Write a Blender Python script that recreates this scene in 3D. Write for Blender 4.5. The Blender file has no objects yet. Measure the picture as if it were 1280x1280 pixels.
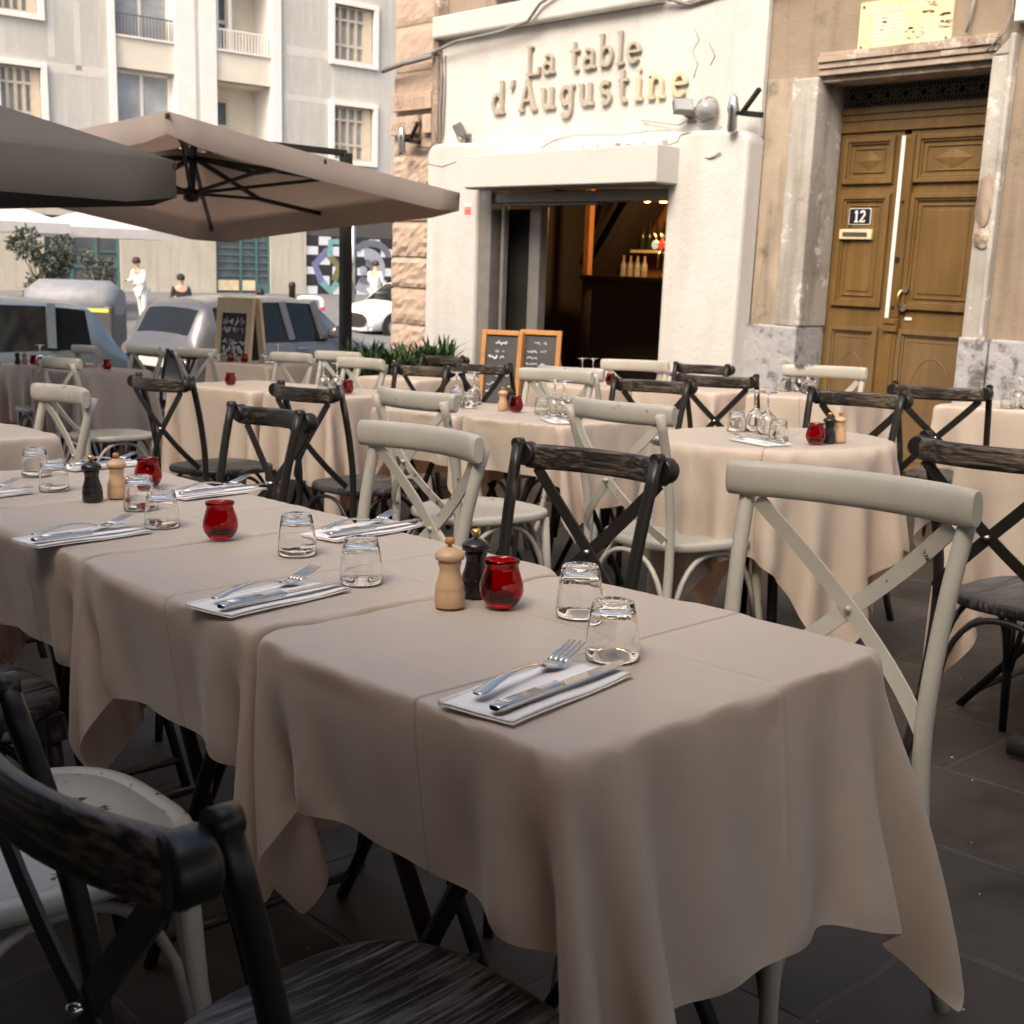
import bpy, math, random
import numpy as np
from mathutils import Vector, Matrix

S = bpy.context.scene
COL = S.collection
PI = math.pi
random.seed(11)

# ------------------------------------------------------------------ camera
cam_d = bpy.data.cameras.new("camera")
cam = bpy.data.objects.new("camera", cam_d)
COL.objects.link(cam)
cam_d.sensor_width = 36.0
cam_d.lens = 1484.0 / 1280.0 * 36.0
cam_d.clip_start = 0.05
cam_d.clip_end = 1500
YAW, PITCH, ROLL = math.radians(46.6), math.radians(11.885), math.radians(2.01)
cam.location = (0, 0, 1.25)
cam.rotation_euler = (Matrix.Rotation(YAW, 3, 'Z') @ Matrix.Rotation(PI / 2 - PITCH, 3, 'X') @ Matrix.Rotation(ROLL, 3, 'Z')).to_euler()
cam_d.dof.use_dof = True
cam_d.dof.focus_distance = 1.75
cam_d.dof.aperture_fstop = 13.0
S.camera = cam

# ------------------------------------------------------------------ sky, sun, exposure
SUN_EL, SUN_AZ = math.radians(46), math.radians(285)     # azimuth of the sun seen from the square, from +X anticlockwise
w = bpy.data.worlds.new("World")
S.world = w
w.use_nodes = True
nt = w.node_tree
nt.nodes.clear()
sky = nt.nodes.new('ShaderNodeTexSky')
sky.sky_type = 'NISHITA'
sky.sun_disc = False
sky.sun_elevation = SUN_EL
sky.sun_rotation = PI / 2 - SUN_AZ
sky.air_density = 0.8
sky.dust_density = 6.0
sky.ozone_density = 0.6
bg = nt.nodes.new('ShaderNodeBackground')
bg.inputs['Strength'].default_value = 0.15
ow = nt.nodes.new('ShaderNodeOutputWorld')
tint = nt.nodes.new('ShaderNodeMix')                    # warm white balance of the whole sky light
tint.data_type = 'RGBA'
tint.blend_type = 'MULTIPLY'
tint.inputs[0].default_value = 1.0
tint.inputs[7].default_value = (1.0, .95, .872, 1)
nt.links.new(sky.outputs[0], tint.inputs[6])
nt.links.new(tint.outputs[2], bg.inputs[0])
nt.links.new(bg.outputs[0], ow.inputs[0])
sun_d = bpy.data.lights.new("sun", 'SUN')
sun_d.energy = 0.5
sun_d.angle = math.radians(30)
sun_d.color = (1.0, 0.95, 0.87)
sun = bpy.data.objects.new("sun", sun_d)
COL.objects.link(sun)
dv = Vector((math.cos(SUN_EL) * math.cos(SUN_AZ), math.cos(SUN_EL) * math.sin(SUN_AZ), math.sin(SUN_EL)))
sun.rotation_euler = (-dv).to_track_quat('-Z', 'Y').to_euler()
S.view_settings.view_transform = 'Standard'
S.view_settings.look = 'None'
S.view_settings.gamma = 1.0
S.view_settings.exposure = 1.36
S.cycles.max_bounces = 10
S.cycles.transparent_max_bounces = 12
S.cycles.caustics_refractive = False
S.cycles.caustics_reflective = False

# ------------------------------------------------------------------ materials
def mk(name):
    m = bpy.data.materials.new(name)
    m.use_nodes = True
    n = m.node_tree
    b = n.nodes['Principled BSDF']
    return m, n, b

def lnk(n, a, b):
    n.links.new(a, b)

def coords(n, kind='Object', scale=(1, 1, 1), vary=True):
    tc = n.nodes.new('ShaderNodeTexCoord')
    mp = n.nodes.new('ShaderNodeMapping')
    mp.inputs['Scale'].default_value = scale
    lnk(n, tc.outputs[kind], mp.inputs['Vector'])
    if vary and kind == 'Object':
        oi = n.nodes.new('ShaderNodeObjectInfo')
        ml = n.nodes.new('ShaderNodeMath')
        ml.operation = 'MULTIPLY'
        ml.inputs[1].default_value = 37.0
        lnk(n, oi.outputs['Random'], ml.inputs[0])
        cb = n.nodes.new('ShaderNodeCombineXYZ')
        for k in range(3):
            lnk(n, ml.outputs[0], cb.inputs[k])
        lnk(n, cb.outputs[0], mp.inputs['Location'])
    return mp.outputs[0]

def world_coords(n, scale=(1, 1, 1)):
    g = n.nodes.new('ShaderNodeNewGeometry')
    mp = n.nodes.new('ShaderNodeMapping')
    mp.inputs['Scale'].default_value = scale
    lnk(n, g.outputs['Position'], mp.inputs['Vector'])
    return mp.outputs[0]

def noise(n, vec, scale, detail=4, rough=.55):
    t = n.nodes.new('ShaderNodeTexNoise')
    t.inputs['Scale'].default_value = scale
    t.inputs['Detail'].default_value = detail
    t.inputs['Roughness'].default_value = rough
    lnk(n, vec, t.inputs['Vector'])
    return t.outputs['Fac']

def ramp(n, fac, stops):
    r = n.nodes.new('ShaderNodeValToRGB')
    e = r.color_ramp.elements
    while len(e) < len(stops):
        e.new(0.5)
    for k, (p, c) in enumerate(stops):
        e[k].position = p
        e[k].color = (c[0], c[1], c[2], 1) if not isinstance(c, (int, float)) else (c, c, c, 1)
    lnk(n, fac, r.inputs[0])
    return r.outputs[0]

def mix(n, fac, a, b, mode='MIX'):
    m = n.nodes.new('ShaderNodeMix')
    m.data_type = 'RGBA'
    m.blend_type = mode
    if isinstance(fac, (int, float)):
        m.inputs[0].default_value = fac
    else:
        lnk(n, fac, m.inputs[0])
    for k, v in ((6, a), (7, b)):
        if isinstance(v, tuple):
            m.inputs[k].default_value = (v[0], v[1], v[2], 1)
        else:
            lnk(n, v, m.inputs[k])
    return m.outputs[2]

def mathn(n, op, a, b=0.0):
    m = n.nodes.new('ShaderNodeMath')
    m.operation = op
    for k, v in ((0, a), (1, b)):
        if isinstance(v, (int, float)):
            m.inputs[k].default_value = v
        else:
            lnk(n, v, m.inputs[k])
    return m.outputs[0]

def bump(n, b, h, strength=.3, dist=.01):
    bp = n.nodes.new('ShaderNodeBump')
    bp.inputs['Strength'].default_value = strength
    bp.inputs['Distance'].default_value = dist
    lnk(n, h, bp.inputs['Height'])
    lnk(n, bp.outputs[0], b.inputs['Normal'])

def plain(name, c, rough=.5, metal=0.0, var=.12, scale=8, bmp=0.0, spec=.5):
    """one colour with slight mottling and optional fine relief"""
    m, n, b = mk(name)
    v = coords(n)
    f = noise(n, v, scale)
    lo = tuple(x * (1 - var) for x in c)
    hi = tuple(min(1, x * (1 + var)) for x in c)
    lnk(n, ramp(n, f, [(.3, lo), (.7, hi)]), b.inputs['Base Color'])
    b.inputs['Roughness'].default_value = rough
    b.inputs['Metallic'].default_value = metal
    b.inputs['Specular IOR Level'].default_value = spec
    if bmp:
        bump(n, b, noise(n, v, scale * 6), bmp, .004)
    return m

M = {}

def m_white_paint():
    m, n, b = mk('chipped_cream_paint')
    v = coords(n)
    base = ramp(n, noise(n, v, 5), [(.3, (.39, .375, .32)), (.7, (.48, .465, .405))])
    ch = noise(n, v, 34, 6, .7)
    zone = noise(n, v, 3.1, 2)
    k = mathn(n, 'MULTIPLY', ramp(n, ch, [(.62, 0), (.635, 1)]), ramp(n, zone, [(.50, 0), (.58, 1)]))
    lnk(n, mix(n, k, base, (.05, .035, .022)), b.inputs['Base Color'])
    b.inputs['Roughness'].default_value = .38
    bump(n, b, mathn(n, 'SUBTRACT', noise(n, v, 60), mathn(n, 'MULTIPLY', k, 1.2)), .12, .002)
    return m

def m_black_paint(name, sc, amount, hi=(.30, .27, .22), spread=.12, det=8):
    """black paint rubbed through along the grain; sc stretches the wear"""
    m, n, b = mk(name)
    v = coords(n, scale=sc)
    st = noise(n, v, 1.0, det, .65)
    big = noise(n, coords(n), 3.5, 3)
    t = mathn(n, 'ADD', st, mathn(n, 'MULTIPLY', mathn(n, 'SUBTRACT', big, .5), .55))
    k = ramp(n, t, [(amount, 0), (amount + spread, 1)])
    k2 = mathn(n, 'MULTIPLY', k, .85)
    lnk(n, mix(n, k2, (.014, .012, .010), hi), b.inputs['Base Color'])
    lnk(n, ramp(n, k, [(0, .40), (1, .65)]), b.inputs['Roughness'])
    bump(n, b, st, .12, .003)
    return m

def m_cloth():
    m, n, b = mk('sand_tablecloth')
    uv = n.nodes.new('ShaderNodeTexCoord').outputs['UV']      # metres on the flat cloth, from its centre
    sx = n.nodes.new('ShaderNodeSeparateXYZ')
    lnk(n, uv, sx.inputs[0])
    f = noise(n, uv, 3.0, 3)
    lnk(n, ramp(n, f, [(.3, (.675, .585, .485)), (.7, (.72, .625, .52))]), b.inputs['Base Color'])
    b.inputs['Roughness'].default_value = .52
    b.inputs['Specular IOR Level'].default_value = .6
    b.inputs['Sheen Weight'].default_value = .22
    b.inputs['Sheen Roughness'].default_value = .4
    # pressed folds: straight ridges on the flat cloth
    def ridge(axis, at, wd, hgt):
        d = mathn(n, 'ABSOLUTE', mathn(n, 'SUBTRACT', sx.outputs[axis], at))
        return mathn(n, 'MULTIPLY', ramp(n, mathn(n, 'DIVIDE', d, wd), [(0, 1), (1, 0)]), hgt)
    h = ridge(0, .055, .0035, 1.0)
    for ax, at, hh in ((1, .05, .25), (1, -.22, .16), (0, -.20, .18)):
        h = mathn(n, 'ADD', h, ridge(ax, at, .008, hh))
    h = mathn(n, 'ADD', h, mathn(n, 'MULTIPLY', noise(n, uv, 9, 3), .9))
    h = mathn(n, 'ADD', h, mathn(n, 'MULTIPLY', noise(n, uv, 700, 1), .06))
    wr = n.nodes.new('ShaderNodeTexNoise')              # small crumples
    wr.inputs['Scale'].default_value = 16
    wr.inputs['Detail'].default_value = 5
    wr.inputs['Distortion'].default_value = 1.4
    lnk(n, uv, wr.inputs['Vector'])
    h = mathn(n, 'ADD', h, mathn(n, 'MULTIPLY', ramp(n, wr.outputs['Fac'], [(.62, 0), (.9, 1)]), .12))
    bump(n, b, h, .8, .005)
    tr = n.nodes.new('ShaderNodeBsdfTranslucent')
    tr.inputs[0].default_value = (.74, .40, .22, 1)
    mx = n.nodes.new('ShaderNodeMixShader')
    mx.inputs[0].default_value = .27
    lnk(n, b.outputs[0], mx.inputs[1])
    lnk(n, tr.outputs[0], mx.inputs[2])
    lnk(n, mx.outputs[0], n.nodes['Material Output'].inputs[0])
    return m

def m_canopy(name, c, trc, amt):
    m, n, b = mk(name)
    v = coords(n)
    lnk(n, ramp(n, noise(n, v, 2.5), [(.3, tuple(x * .9 for x in c)), (.7, tuple(x * 1.08 for x in c))]), b.inputs['Base Color'])
    b.inputs['Roughness'].default_value = .8
    tr = n.nodes.new('ShaderNodeBsdfTranslucent')
    tr.inputs[0].default_value = (*trc, 1)
    mx = n.nodes.new('ShaderNodeMixShader')
    mx.inputs[0].default_value = amt
    lnk(n, b.outputs[0], mx.inputs[1])
    lnk(n, tr.outputs[0], mx.inputs[2])
    lnk(n, mx.outputs[0], n.nodes['Material Output'].inputs[0])
    bump(n, b, noise(n, v, 5), .25, .02)
    return m

def m_glass(name, c=(1, 1, 1), rough=0.0, ior=1.45):
    m, n, b = mk(name)
    b.inputs['Base Color'].default_value = (*c, 1)
    b.inputs['Transmission Weight'].default_value = 1
    b.inputs['Roughness'].default_value = rough
    b.inputs['IOR'].default_value = ior
    return m

def m_paving():
    m, n, b = mk('stone_paving')
    v = world_coords(n)
    br = n.nodes.new('ShaderNodeTexBrick')
    br.offset = .37
    br.inputs['Scale'].default_value = 1.0
    br.inputs['Brick Width'].default_value = .62
    br.inputs['Row Height'].default_value = .41
    br.inputs['Mortar Size'].default_value = .012
    br.inputs['Mortar Smooth'].default_value = .4
    br.inputs['Color1'].default_value = (.042, .035, .026, 1)
    br.inputs['Color2'].default_value = (.026, .022, .017, 1)
    br.inputs['Mortar'].default_value = (.042, .037, .030, 1)
    wob = n.nodes.new('ShaderNodeTexNoise')
    wob.inputs['Scale'].default_value = 1.6
    lnk(n, v, wob.inputs['Vector'])
    vm = n.nodes.new('ShaderNodeVectorMath')
    vm.operation = 'MULTIPLY_ADD'
    lnk(n, wob.outputs['Color'], vm.inputs[0])
    vm.inputs[1].default_value = (.13, .13, 0)
    lnk(n, v, vm.inputs[2])
    lnk(n, vm.outputs[0], br.inputs['Vector'])
    f = noise(n, v, 4, 8, .65)
    col = mix(n, .8, br.outputs['Color'], ramp(n, f, [(.25, .35), (.75, 1.7)]), 'MULTIPLY')
    spots = ramp(n, noise(n, v, 26, 6, .75), [(.66, 0), (.72, 1)])
    lnk(n, mix(n, mathn(n, 'MULTIPLY', spots, .55), col, (.14, .13, .11)), b.inputs['Base Color'])
    lnk(n, ramp(n, f, [(.3, .45), (.7, .75)]), b.inputs['Roughness'])
    h = mathn(n, 'SUBTRACT', mathn(n, 'MULTIPLY', f, .5), mathn(n, 'MULTIPLY', br.outputs['Fac'], .8))
    bump(n, b, h, .6, .012)
    return m

def m_asphalt(name, c):
    m, n, b = mk(name)
    v = world_coords(n)
    f = noise(n, v, .7, 6)
    g = noise(n, v, 60, 3)
    lnk(n, mix(n, .5, ramp(n, f, [(.3, tuple(x * .8 for x in c)), (.7, tuple(x * 1.2 for x in c))]), ramp(n, g, [(.3, tuple(x * .7 for x in c)), (.7, tuple(x * 1.3 for x in c))])), b.inputs['Base Color'])
    b.inputs['Roughness'].default_value = .85
    bump(n, b, g, .3, .01)
    return m

def m_plaster(name, c1, c2, dirt=(.16, .13, .10), damp=.0, scale=1.3, chips=None):
    """old rendered wall: broad mottling, streaks running down, patches of grime"""
    m, n, b = mk(name)
    v = world_coords(n)
    f = noise(n, v, scale, 7, .6)
    base = ramp(n, f, [(.3, c1), (.7, c2)])
    st = noise(n, world_coords(n, (5, 5, .5)), 1.0, 5)
    k = mathn(n, 'MULTIPLY', ramp(n, st, [(.5, 0), (.75, 1)]), damp)
    col = mix(n, k, base, dirt)
    sp = mathn(n, 'MULTIPLY', ramp(n, noise(n, v, 4.5, 9, .72), [(.56, 0), (.70, 1)]), damp * .8)
    col = mix(n, sp, col, dirt)
    if chips:
        col = mix(n, ramp(n, noise(n, v, 6.5, 9, .7), [(.57, 0), (.60, .8)]), col, chips)
    lnk(n, col, b.inputs['Base Color'])
    b.inputs['Roughness'].default_value = .9
    bump(n, b, mathn(n, 'ADD', noise(n, v, 7, 8, .65), mathn(n, 'MULTIPLY', noise(n, v, 45, 4), .3)), .45, .02)
    return m

def m_flaking():
    """grey painted base, flaking to pale stone and dark grime"""
    m, n, b = mk('flaking_grey_base')
    v = world_coords(n)
    f = noise(n, v, 5.5, 9, .68)
    col = ramp(n, f, [(.28, (.06, .06, .058)), (.40, (.16, .16, .16)), (.46, (.36, .36, .37)), (.56, (.42, .42, .43)), (.66, (.20, .195, .185))])
    lnk(n, col, b.inputs['Base Color'])
    b.inputs['Roughness'].default_value = .7
    bump(n, b, f, .7, .03)
    return m

def m_wood(name, c1, c2, sc=(14, 14, 1.2), rough=.45):
    m, n, b = mk(name)
    v = coords(n, scale=sc, vary=False)
    f = noise(n, v, 1.0, 7, .6)
    g = noise(n, coords(n, vary=False), 2.2, 3)
    a = ramp(n, f, [(.3, c1), (.7, c2)])
    lnk(n, mix(n, ramp(n, g, [(.45, 0), (.75, .5)]), a, tuple(x * .55 for x in c1)), b.inputs['Base Color'])
    b.inputs['Roughness'].default_value = rough
    bump(n, b, f, .15, .004)
    return m

def m_emit(name, c, s):
    m, n, b = mk(name)
    b.inputs['Base Color'].default_value = (*c, 1)
    b.inputs['Emission Color'].default_value = (*c, 1)
    b.inputs['Emission Strength'].default_value = s
    return m

M['cream'] = m_white_paint()
M['black_wood'] = m_black_paint('black_paint', (25, 25, 3), .66)
M['black_rail'] = m_black_paint('worn_black_rail', (3, 130, 170), .45, (.25, .20, .145), spread=.28, det=4)
M['black_seat'] = m_black_paint('worn_black_seat', (150, 7, 40), .45, (.17, .165, .155), spread=.25)
M['black_strap'] = m_black_paint('black_strap', (8, 8, 8), .72)
M['cloth'] = m_cloth()
M['paving'] = m_paving()
M['asphalt'] = m_asphalt('street_asphalt', (.16, .16, .165))
M['kerb'] = plain('kerb_stone', (.3, .29, .27), .8, bmp=.3)
M['napkin'] = plain('white_paper_napkin', (.86, .85, .835), .85, var=.03, scale=30, bmp=.06)
M['steel'] = plain('polished_steel', (.62, .60, .56), .16, 1.0, var=.05)
M['chrome'] = plain('brushed_chrome', (.6, .6, .6), .25, 1.0, var=.05)
M['dark_metal'] = plain('black_metal', (.018, .017, .016), .45, .3)
M['wood_mill'] = m_wood('pale_beech', (.50, .31, .17), (.60, .40, .24), (30, 30, 3), .38)
M['dark_mill'] = plain('black_lacquered_wood', (.014, .012, .011), .25, var=.2)
M['brass'] = plain('brass', (.72, .47, .18), .3, 1.0)
M['glass'] = m_glass('clear_glass')
M['red_glass'] = m_glass('red_glass', (.55, .004, .010), .04)
M['white_plaster'] = m_plaster('white_painted_plaster', (.55, .54, .51), (.64, .63, .60), (.40, .37, .31), .32, .8)
M['white_box'] = plain('white_painted_board', (.57, .56, .525), .6, var=.03, scale=3)
M['tan_plaster'] = m_plaster('old_tan_plaster', (.25, .195, .142), (.34, .28, .21), (.10, .08, .06), .6, 1.1)
M['grime_plaster'] = m_plaster('grimy_plaster', (.30, .25, .19), (.46, .38, .29), (.05, .045, .04), 1.0, 2.2)
M['jamb'] = m_plaster('worn_stone_jamb', (.33, .31, .275), (.50, .475, .43), (.13, .105, .08), .8, 2.0, chips=(.66, .63, .58))
M['lintel'] = m_plaster('weathered_lintel_stone', (.30, .235, .18), (.44, .365, .285), (.10, .065, .045), 1.0, 4.0, chips=(.55, .49, .42))
M['pink_stone'] = m_plaster('pink_limestone', (.42, .31, .235), (.53, .415, .33), (.28, .20, .15), .5, 3.0)
M['base_stone'] = m_flaking()
M['door_wood'] = m_wood('ochre_stained_door', (.14, .080, .023), (.195, .115, .037), (16, 16, 1.0), .42)
M['door_wood_dull'] = m_wood('faded_door_panel', (.14, .084, .031), (.185, .117, .05), (16, 16, 1.0), .6)
M['door_shade'] = m_wood('painted_door_shade', (.11, .062, .02), (.15, .085, .03), (16, 16, 1.0), .5)  # darker copy of the door wood, for the painted shade line
M['iron'] = plain('rusty_iron', (.13, .115, .09), .7, .4, bmp=.3)
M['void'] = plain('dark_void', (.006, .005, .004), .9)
M['grey_metal'] = plain('grey_painted_steel', (.20, .19, .175), .45, .2)
M['letter'] = plain('pale_grey_letter', (.40, .355, .29), .6, var=.1)
M['letter_tan'] = plain('gilded_letter', (.62, .50, .34), .55, var=.1)
M['chalk'] = plain('white_chalk', (.75, .75, .76), .9, var=.2, scale=60)
M['slate'] = plain('chalkboard_slate', (.040, .039, .042), .55, var=.35, scale=5)
M['orange_wood'] = m_wood('orange_pine', (.42, .18, .045), (.52, .25, .07), (4, 4, 30), .5)
M['pale_wood'] = m_wood('pale_pine', (.76, .62, .38), (.84, .72, .50), (20, 20, 2), .55)
M['enamel'] = plain('dark_blue_enamel', (.012, .016, .03), .22, var=.1)
M['white_enamel'] = plain('white_enamel', (.78, .78, .76), .3, var=.04)
M['plaque'] = m_plaster('engraved_gold_stone', (.70, .58, .33), (.80, .70, .46), (.36, .30, .22), .5, 2.6)
M['leaf'] = plain('plant_leaf', (.045, .085, .028), .45, var=.5, scale=9)
M['leaf_grey'] = plain('olive_leaf', (.085, .10, .075), .6, var=.35, scale=4)
M['terracotta'] = plain('dark_planter', (.05, .045, .04), .7)
M['canopy'] = m_canopy('terracotta_canopy', (.29, .245, .215), (.46, .33, .25), .18)
M['canopy_grey'] = m_canopy('taupe_canopy', (.075, .067, .057), (.12, .1, .08), .05)
M['canopy_white'] = m_canopy('white_canopy', (.72, .70, .68), (.7, .66, .6), .2)
M['dark_pane'] = plain('dark_door_glass', (.02, .019, .018), .12, var=.3, scale=2, spec=.3)
M['light_block'] = plain('light_block_render', (.07, .06, .05), .9, var=.15, scale=1)  # kept dark so the added house front returns little light
M['facade'] = m_plaster('grey_render', (.45, .445, .405), (.56, .55, .505), (.66, .64, .59), .6, .35)
M['facade_pale'] = plain('pale_render', (.60, .585, .54), .9, var=.06, scale=2)
M['cream_trim'] = plain('cream_trim', (.72, .66, .55), .7, var=.05, scale=2)
M['white_trim'] = plain('white_trim', (.80, .78, .73), .7, var=.04, scale=2)
M['shutter'] = plain('beige_shutter', (.62, .54, .42), .6, var=.06)
M['pane'] = plain('window_pane', (.10, .11, .12), .12, var=.3, scale=2)
M['pane_light'] = plain('pale_window_pane', (.34, .36, .37), .15, var=.3, scale=1)
M['teal'] = plain('teal_painted_metal', (.07, .16, .165), .5)
M['base_render'] = m_plaster('stone_base', (.46, .42, .34), (.58, .54, .46), (.34, .30, .25), .5, .6)
M['roller'] = plain('grey_roller_shutter', (.11, .10, .095), .5)
M['mural_black'] = plain('mural_black', (.03, .028, .03), .6)
M['mural_white'] = plain('mural_white', (.74, .76, .80), .6, var=.05)
M['mural_violet'] = plain('mural_violet', (.20, .20, .36), .6)
M['mural_teal'] = plain('mural_teal', (.20, .40, .42), .6)
M['mural_olive'] = plain('mural_olive', (.22, .20, .07), .6)
M['mural_grey'] = plain('mural_grey', (.16, .17, .20), .6)
M['mural_pale'] = plain('mural_pale', (.36, .40, .46), .6)
M['orange_wall'] = m_plaster('orange_wall', (.34, .15, .05), (.42, .20, .07), (.2, .09, .04), .3, 2)
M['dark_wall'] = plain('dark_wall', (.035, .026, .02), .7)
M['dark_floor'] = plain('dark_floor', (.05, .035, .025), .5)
M['bulb'] = m_emit('warm_bulb', (1.0, .50, .14), 5)
M['lbl_blue'] = plain('blue_medallion', (.25, .5, .7), .3)
M['lbl_red'] = plain('red_medallion', (.6, .06, .06), .3)
M['bottle'] = plain('pale_bottle', (.5, .48, .42), .25, var=.3)
M['dark_bottle'] = plain('dark_bottle', (.03, .035, .02), .15)
M['car_navy'] = plain('navy_car_paint', (.15, .19, .215), .14, .4, var=.05)
M['car_grey'] = plain('grey_car_paint', (.15, .148, .155), .16, .4, var=.05)
M['car_white'] = plain('white_car_paint', (.74, .75, .76), .2, 0, var=.03)
M['car_yellow'] = plain('yellow_car_panel', (.62, .42, .11), .25)
M['car_glass'] = plain('tinted_car_glass', (.008, .010, .011), .06, .0, var=.2, spec=.3)
M['rubber'] = plain('black_rubber', (.02, .02, .02), .8)
M['alloy'] = plain('alloy_rim', (.45, .45, .46), .3, .9)
M['lamp_red'] = plain('red_tail_lamp', (.35, .03, .03), .2)
M['lamp_white'] = plain('clear_head_lamp', (.7, .72, .74), .1)
M['bin_grey'] = plain('grey_plastic_bin', (.20, .21, .23), .5)
M['bin_dark'] = plain('dark_plastic_bin', (.055, .053, .055), .5)
M['yellow'] = plain('yellow_stripe', (.58, .55, .10), .5)
M['skin'] = plain('skin', (.55, .34, .25), .6, var=.05)
M['shirt_white'] = plain('white_shirt', (.78, .78, .78), .85, var=.04)
M['cloth_dark'] = plain('dark_clothing', (.03, .03, .035), .9)
M['cloth_blue'] = plain('pale_trousers', (.55, .55, .55), .9)
M['hair'] = plain('brown_hair', (.05, .03, .02), .7)
M['red_plastic'] = plain('red_band', (.6, .06, .06), .5)
M['cable'] = plain('grey_cable', (.22, .21, .20), .6)
M['sticker_pink'] = plain('pale_red_sticker', (.62, .16, .14), .5)
M['purple'] = plain('purple_tape', (.25, .10, .35), .6)

# ------------------------------------------------------------------ mesh helpers
class MB:
    """collects vertices and faces, then links them as ONE mesh object"""
    def __init__(s):
        s.v, s.f, s.flat = [], [], set()

    def add(s, vs, fs, flat=False):
        o = len(s.v)
        s.v += [tuple(p) for p in vs]
        for f in fs:
            if flat:
                s.flat.add(len(s.f))
            s.f.append(tuple(o + k for k in f))
        return s

    def box(s, x0, x1, y0, y1, z0, z1, mtx=None):
        vs = [Vector((x, y, z)) for x in (x0, x1) for y in (y0, y1) for z in (z0, z1)]
        if mtx is not None:
            vs = [mtx @ p for p in vs]
        return s.add(vs, [(0, 1, 3, 2), (4, 6, 7, 5), (0, 4, 5, 1), (2, 3, 7, 6), (0, 2, 6, 4), (1, 5, 7, 3)], True)

    def bar(s, p, q, wx, wy, up=(0, 0, 1)):
        """rectangular bar from p to q"""
        p, q = Vector(p), Vector(q)
        d = (q - p).normalized()
        u = Vector(up)
        if abs(d.dot(u)) > .98:
            u = Vector((1, 0, 0))
        a = d.cross(u).normalized()
        c = a.cross(d).normalized()
        vs = []
        for e in (p, q):
            for sa, sc in ((-1, -1), (1, -1), (1, 1), (-1, 1)):
                vs.append(e + a * sa * wx / 2 + c * sc * wy / 2)
        return s.add(vs, [(3, 2, 1, 0), (4, 5, 6, 7), (0, 1, 5, 4), (1, 2, 6, 5), (2, 3, 7, 6), (3, 0, 4, 7)], True)

    def tube(s, pts, rad, n=10, up=None, caps=True, power=2.0):
        """swept (super)ellipse; rad = number, (ra, rb), or one of those per point"""
        pts = [Vector(p) for p in pts]
        N = len(pts)
        if not isinstance(rad, list):
            rad = [rad] * N
        o = len(s.v)
        if power == 99:
            n = 4
        prev = None
        for i, p in enumerate(pts):
            d = (pts[min(i + 1, N - 1)] - pts[max(i - 1, 0)]).normalized()
            if prev is None:
                u = Vector(up) if up else (Vector((0, 0, 1)) if abs(d.z) < .9 else Vector((0, 1, 0)))
            else:
                u = prev
            c = (u - d * u.dot(d)).normalized()
            if up:
                c = (Vector(up) - d * Vector(up).dot(d)).normalized()
            prev = c
            a = d.cross(c)
            r = rad[i]
            ra, rb = r if isinstance(r, tuple) else (r, r)
            if power == 99:                       # plain rectangle
                for x, y in ((ra, rb), (-ra, rb), (-ra, -rb), (ra, -rb)):
                    s.v.append(tuple(p + a * x + c * y))
                continue
            for k in range(n):
                t = 2 * PI * k / n
                ct, st = math.cos(t), math.sin(t)
                e = 2.0 / power
                x = math.copysign(abs(ct) ** e, ct) * ra
                y = math.copysign(abs(st) ** e, st) * rb
                s.v.append(tuple(p + a * x + c * y))
        for i in range(N - 1):
            for k in range(n):
                if power == 99:
                    s.flat.add(len(s.f))
                s.f.append((o + i * n + k, o + i * n + (k + 1) % n, o + (i + 1) * n + (k + 1) % n, o + (i + 1) * n + k))
        if caps:
            s.flat.add(len(s.f))
            s.f.append(tuple(o + k for k in range(n))[::-1])
            s.flat.add(len(s.f))
            s.f.append(tuple(o + (N - 1) * n + k for k in range(n)))
        return s

    def lathe(s, prof, n=24, c=(0, 0, 0), mod=None, caps=True):
        o = len(s.v)
        for i, (r, z) in enumerate(prof):
            for k in range(n):
                t = 2 * PI * k / n
                rr = r * (mod(t, z) if mod else 1)
                s.v.append((c[0] + rr * math.cos(t), c[1] + rr * math.sin(t), c[2] + z))
        for i in range(len(prof) - 1):
            for k in range(n):
                s.f.append((o + i * n + k, o + i * n + (k + 1) % n, o + (i + 1) * n + (k + 1) % n, o + (i + 1) * n + k))
        for j, rev in ((0, True), (len(prof) - 1, False)):
            if caps and prof[j][0] > 1e-5:
                ring = tuple(o + j * n + k for k in range(n))
                s.f.append(ring[::-1] if rev else ring)
        return s

    def prism(s, poly, z0, z1, mtx=None, inset=0):
        """polygon (anticlockwise, xy) extruded along z"""
        n = len(poly)
        vs = [Vector((x, y, z0)) for x, y in poly] + [Vector((x, y, z1)) for x, y in poly]
        if mtx is not None:
            vs = [mtx @ p for p in vs]
        fs = [tuple(range(n))[::-1], tuple(range(n, 2 * n))] + [(k, (k + 1) % n, n + (k + 1) % n, n + k) for k in range(n)]
        return s.add(vs, fs, True)

    def ribbon(s, pts, wd, z0, z1, mtx=None):
        """stroke of a letter: a flat band along pts (xy), extruded z0..z1"""
        P = [Vector((p[0], p[1], 0)) for p in pts]
        L, R = [], []
        for i, p in enumerate(P):
            d = (P[min(i + 1, len(P) - 1)] - P[max(i - 1, 0)])
            d.normalize()
            nn = Vector((-d.y, d.x, 0))
            ww = wd[i] if isinstance(wd, list) else wd
            L.append(p + nn * ww / 2)
            R.append(p - nn * ww / 2)
        n = len(P)
        vs = []
        for z in (z0, z1):
            vs += [Vector((q.x, q.y, z)) for q in L] + [Vector((q.x, q.y, z)) for q in R]
        if mtx is not None:
            vs = [mtx @ q for q in vs]
        fs = []
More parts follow.
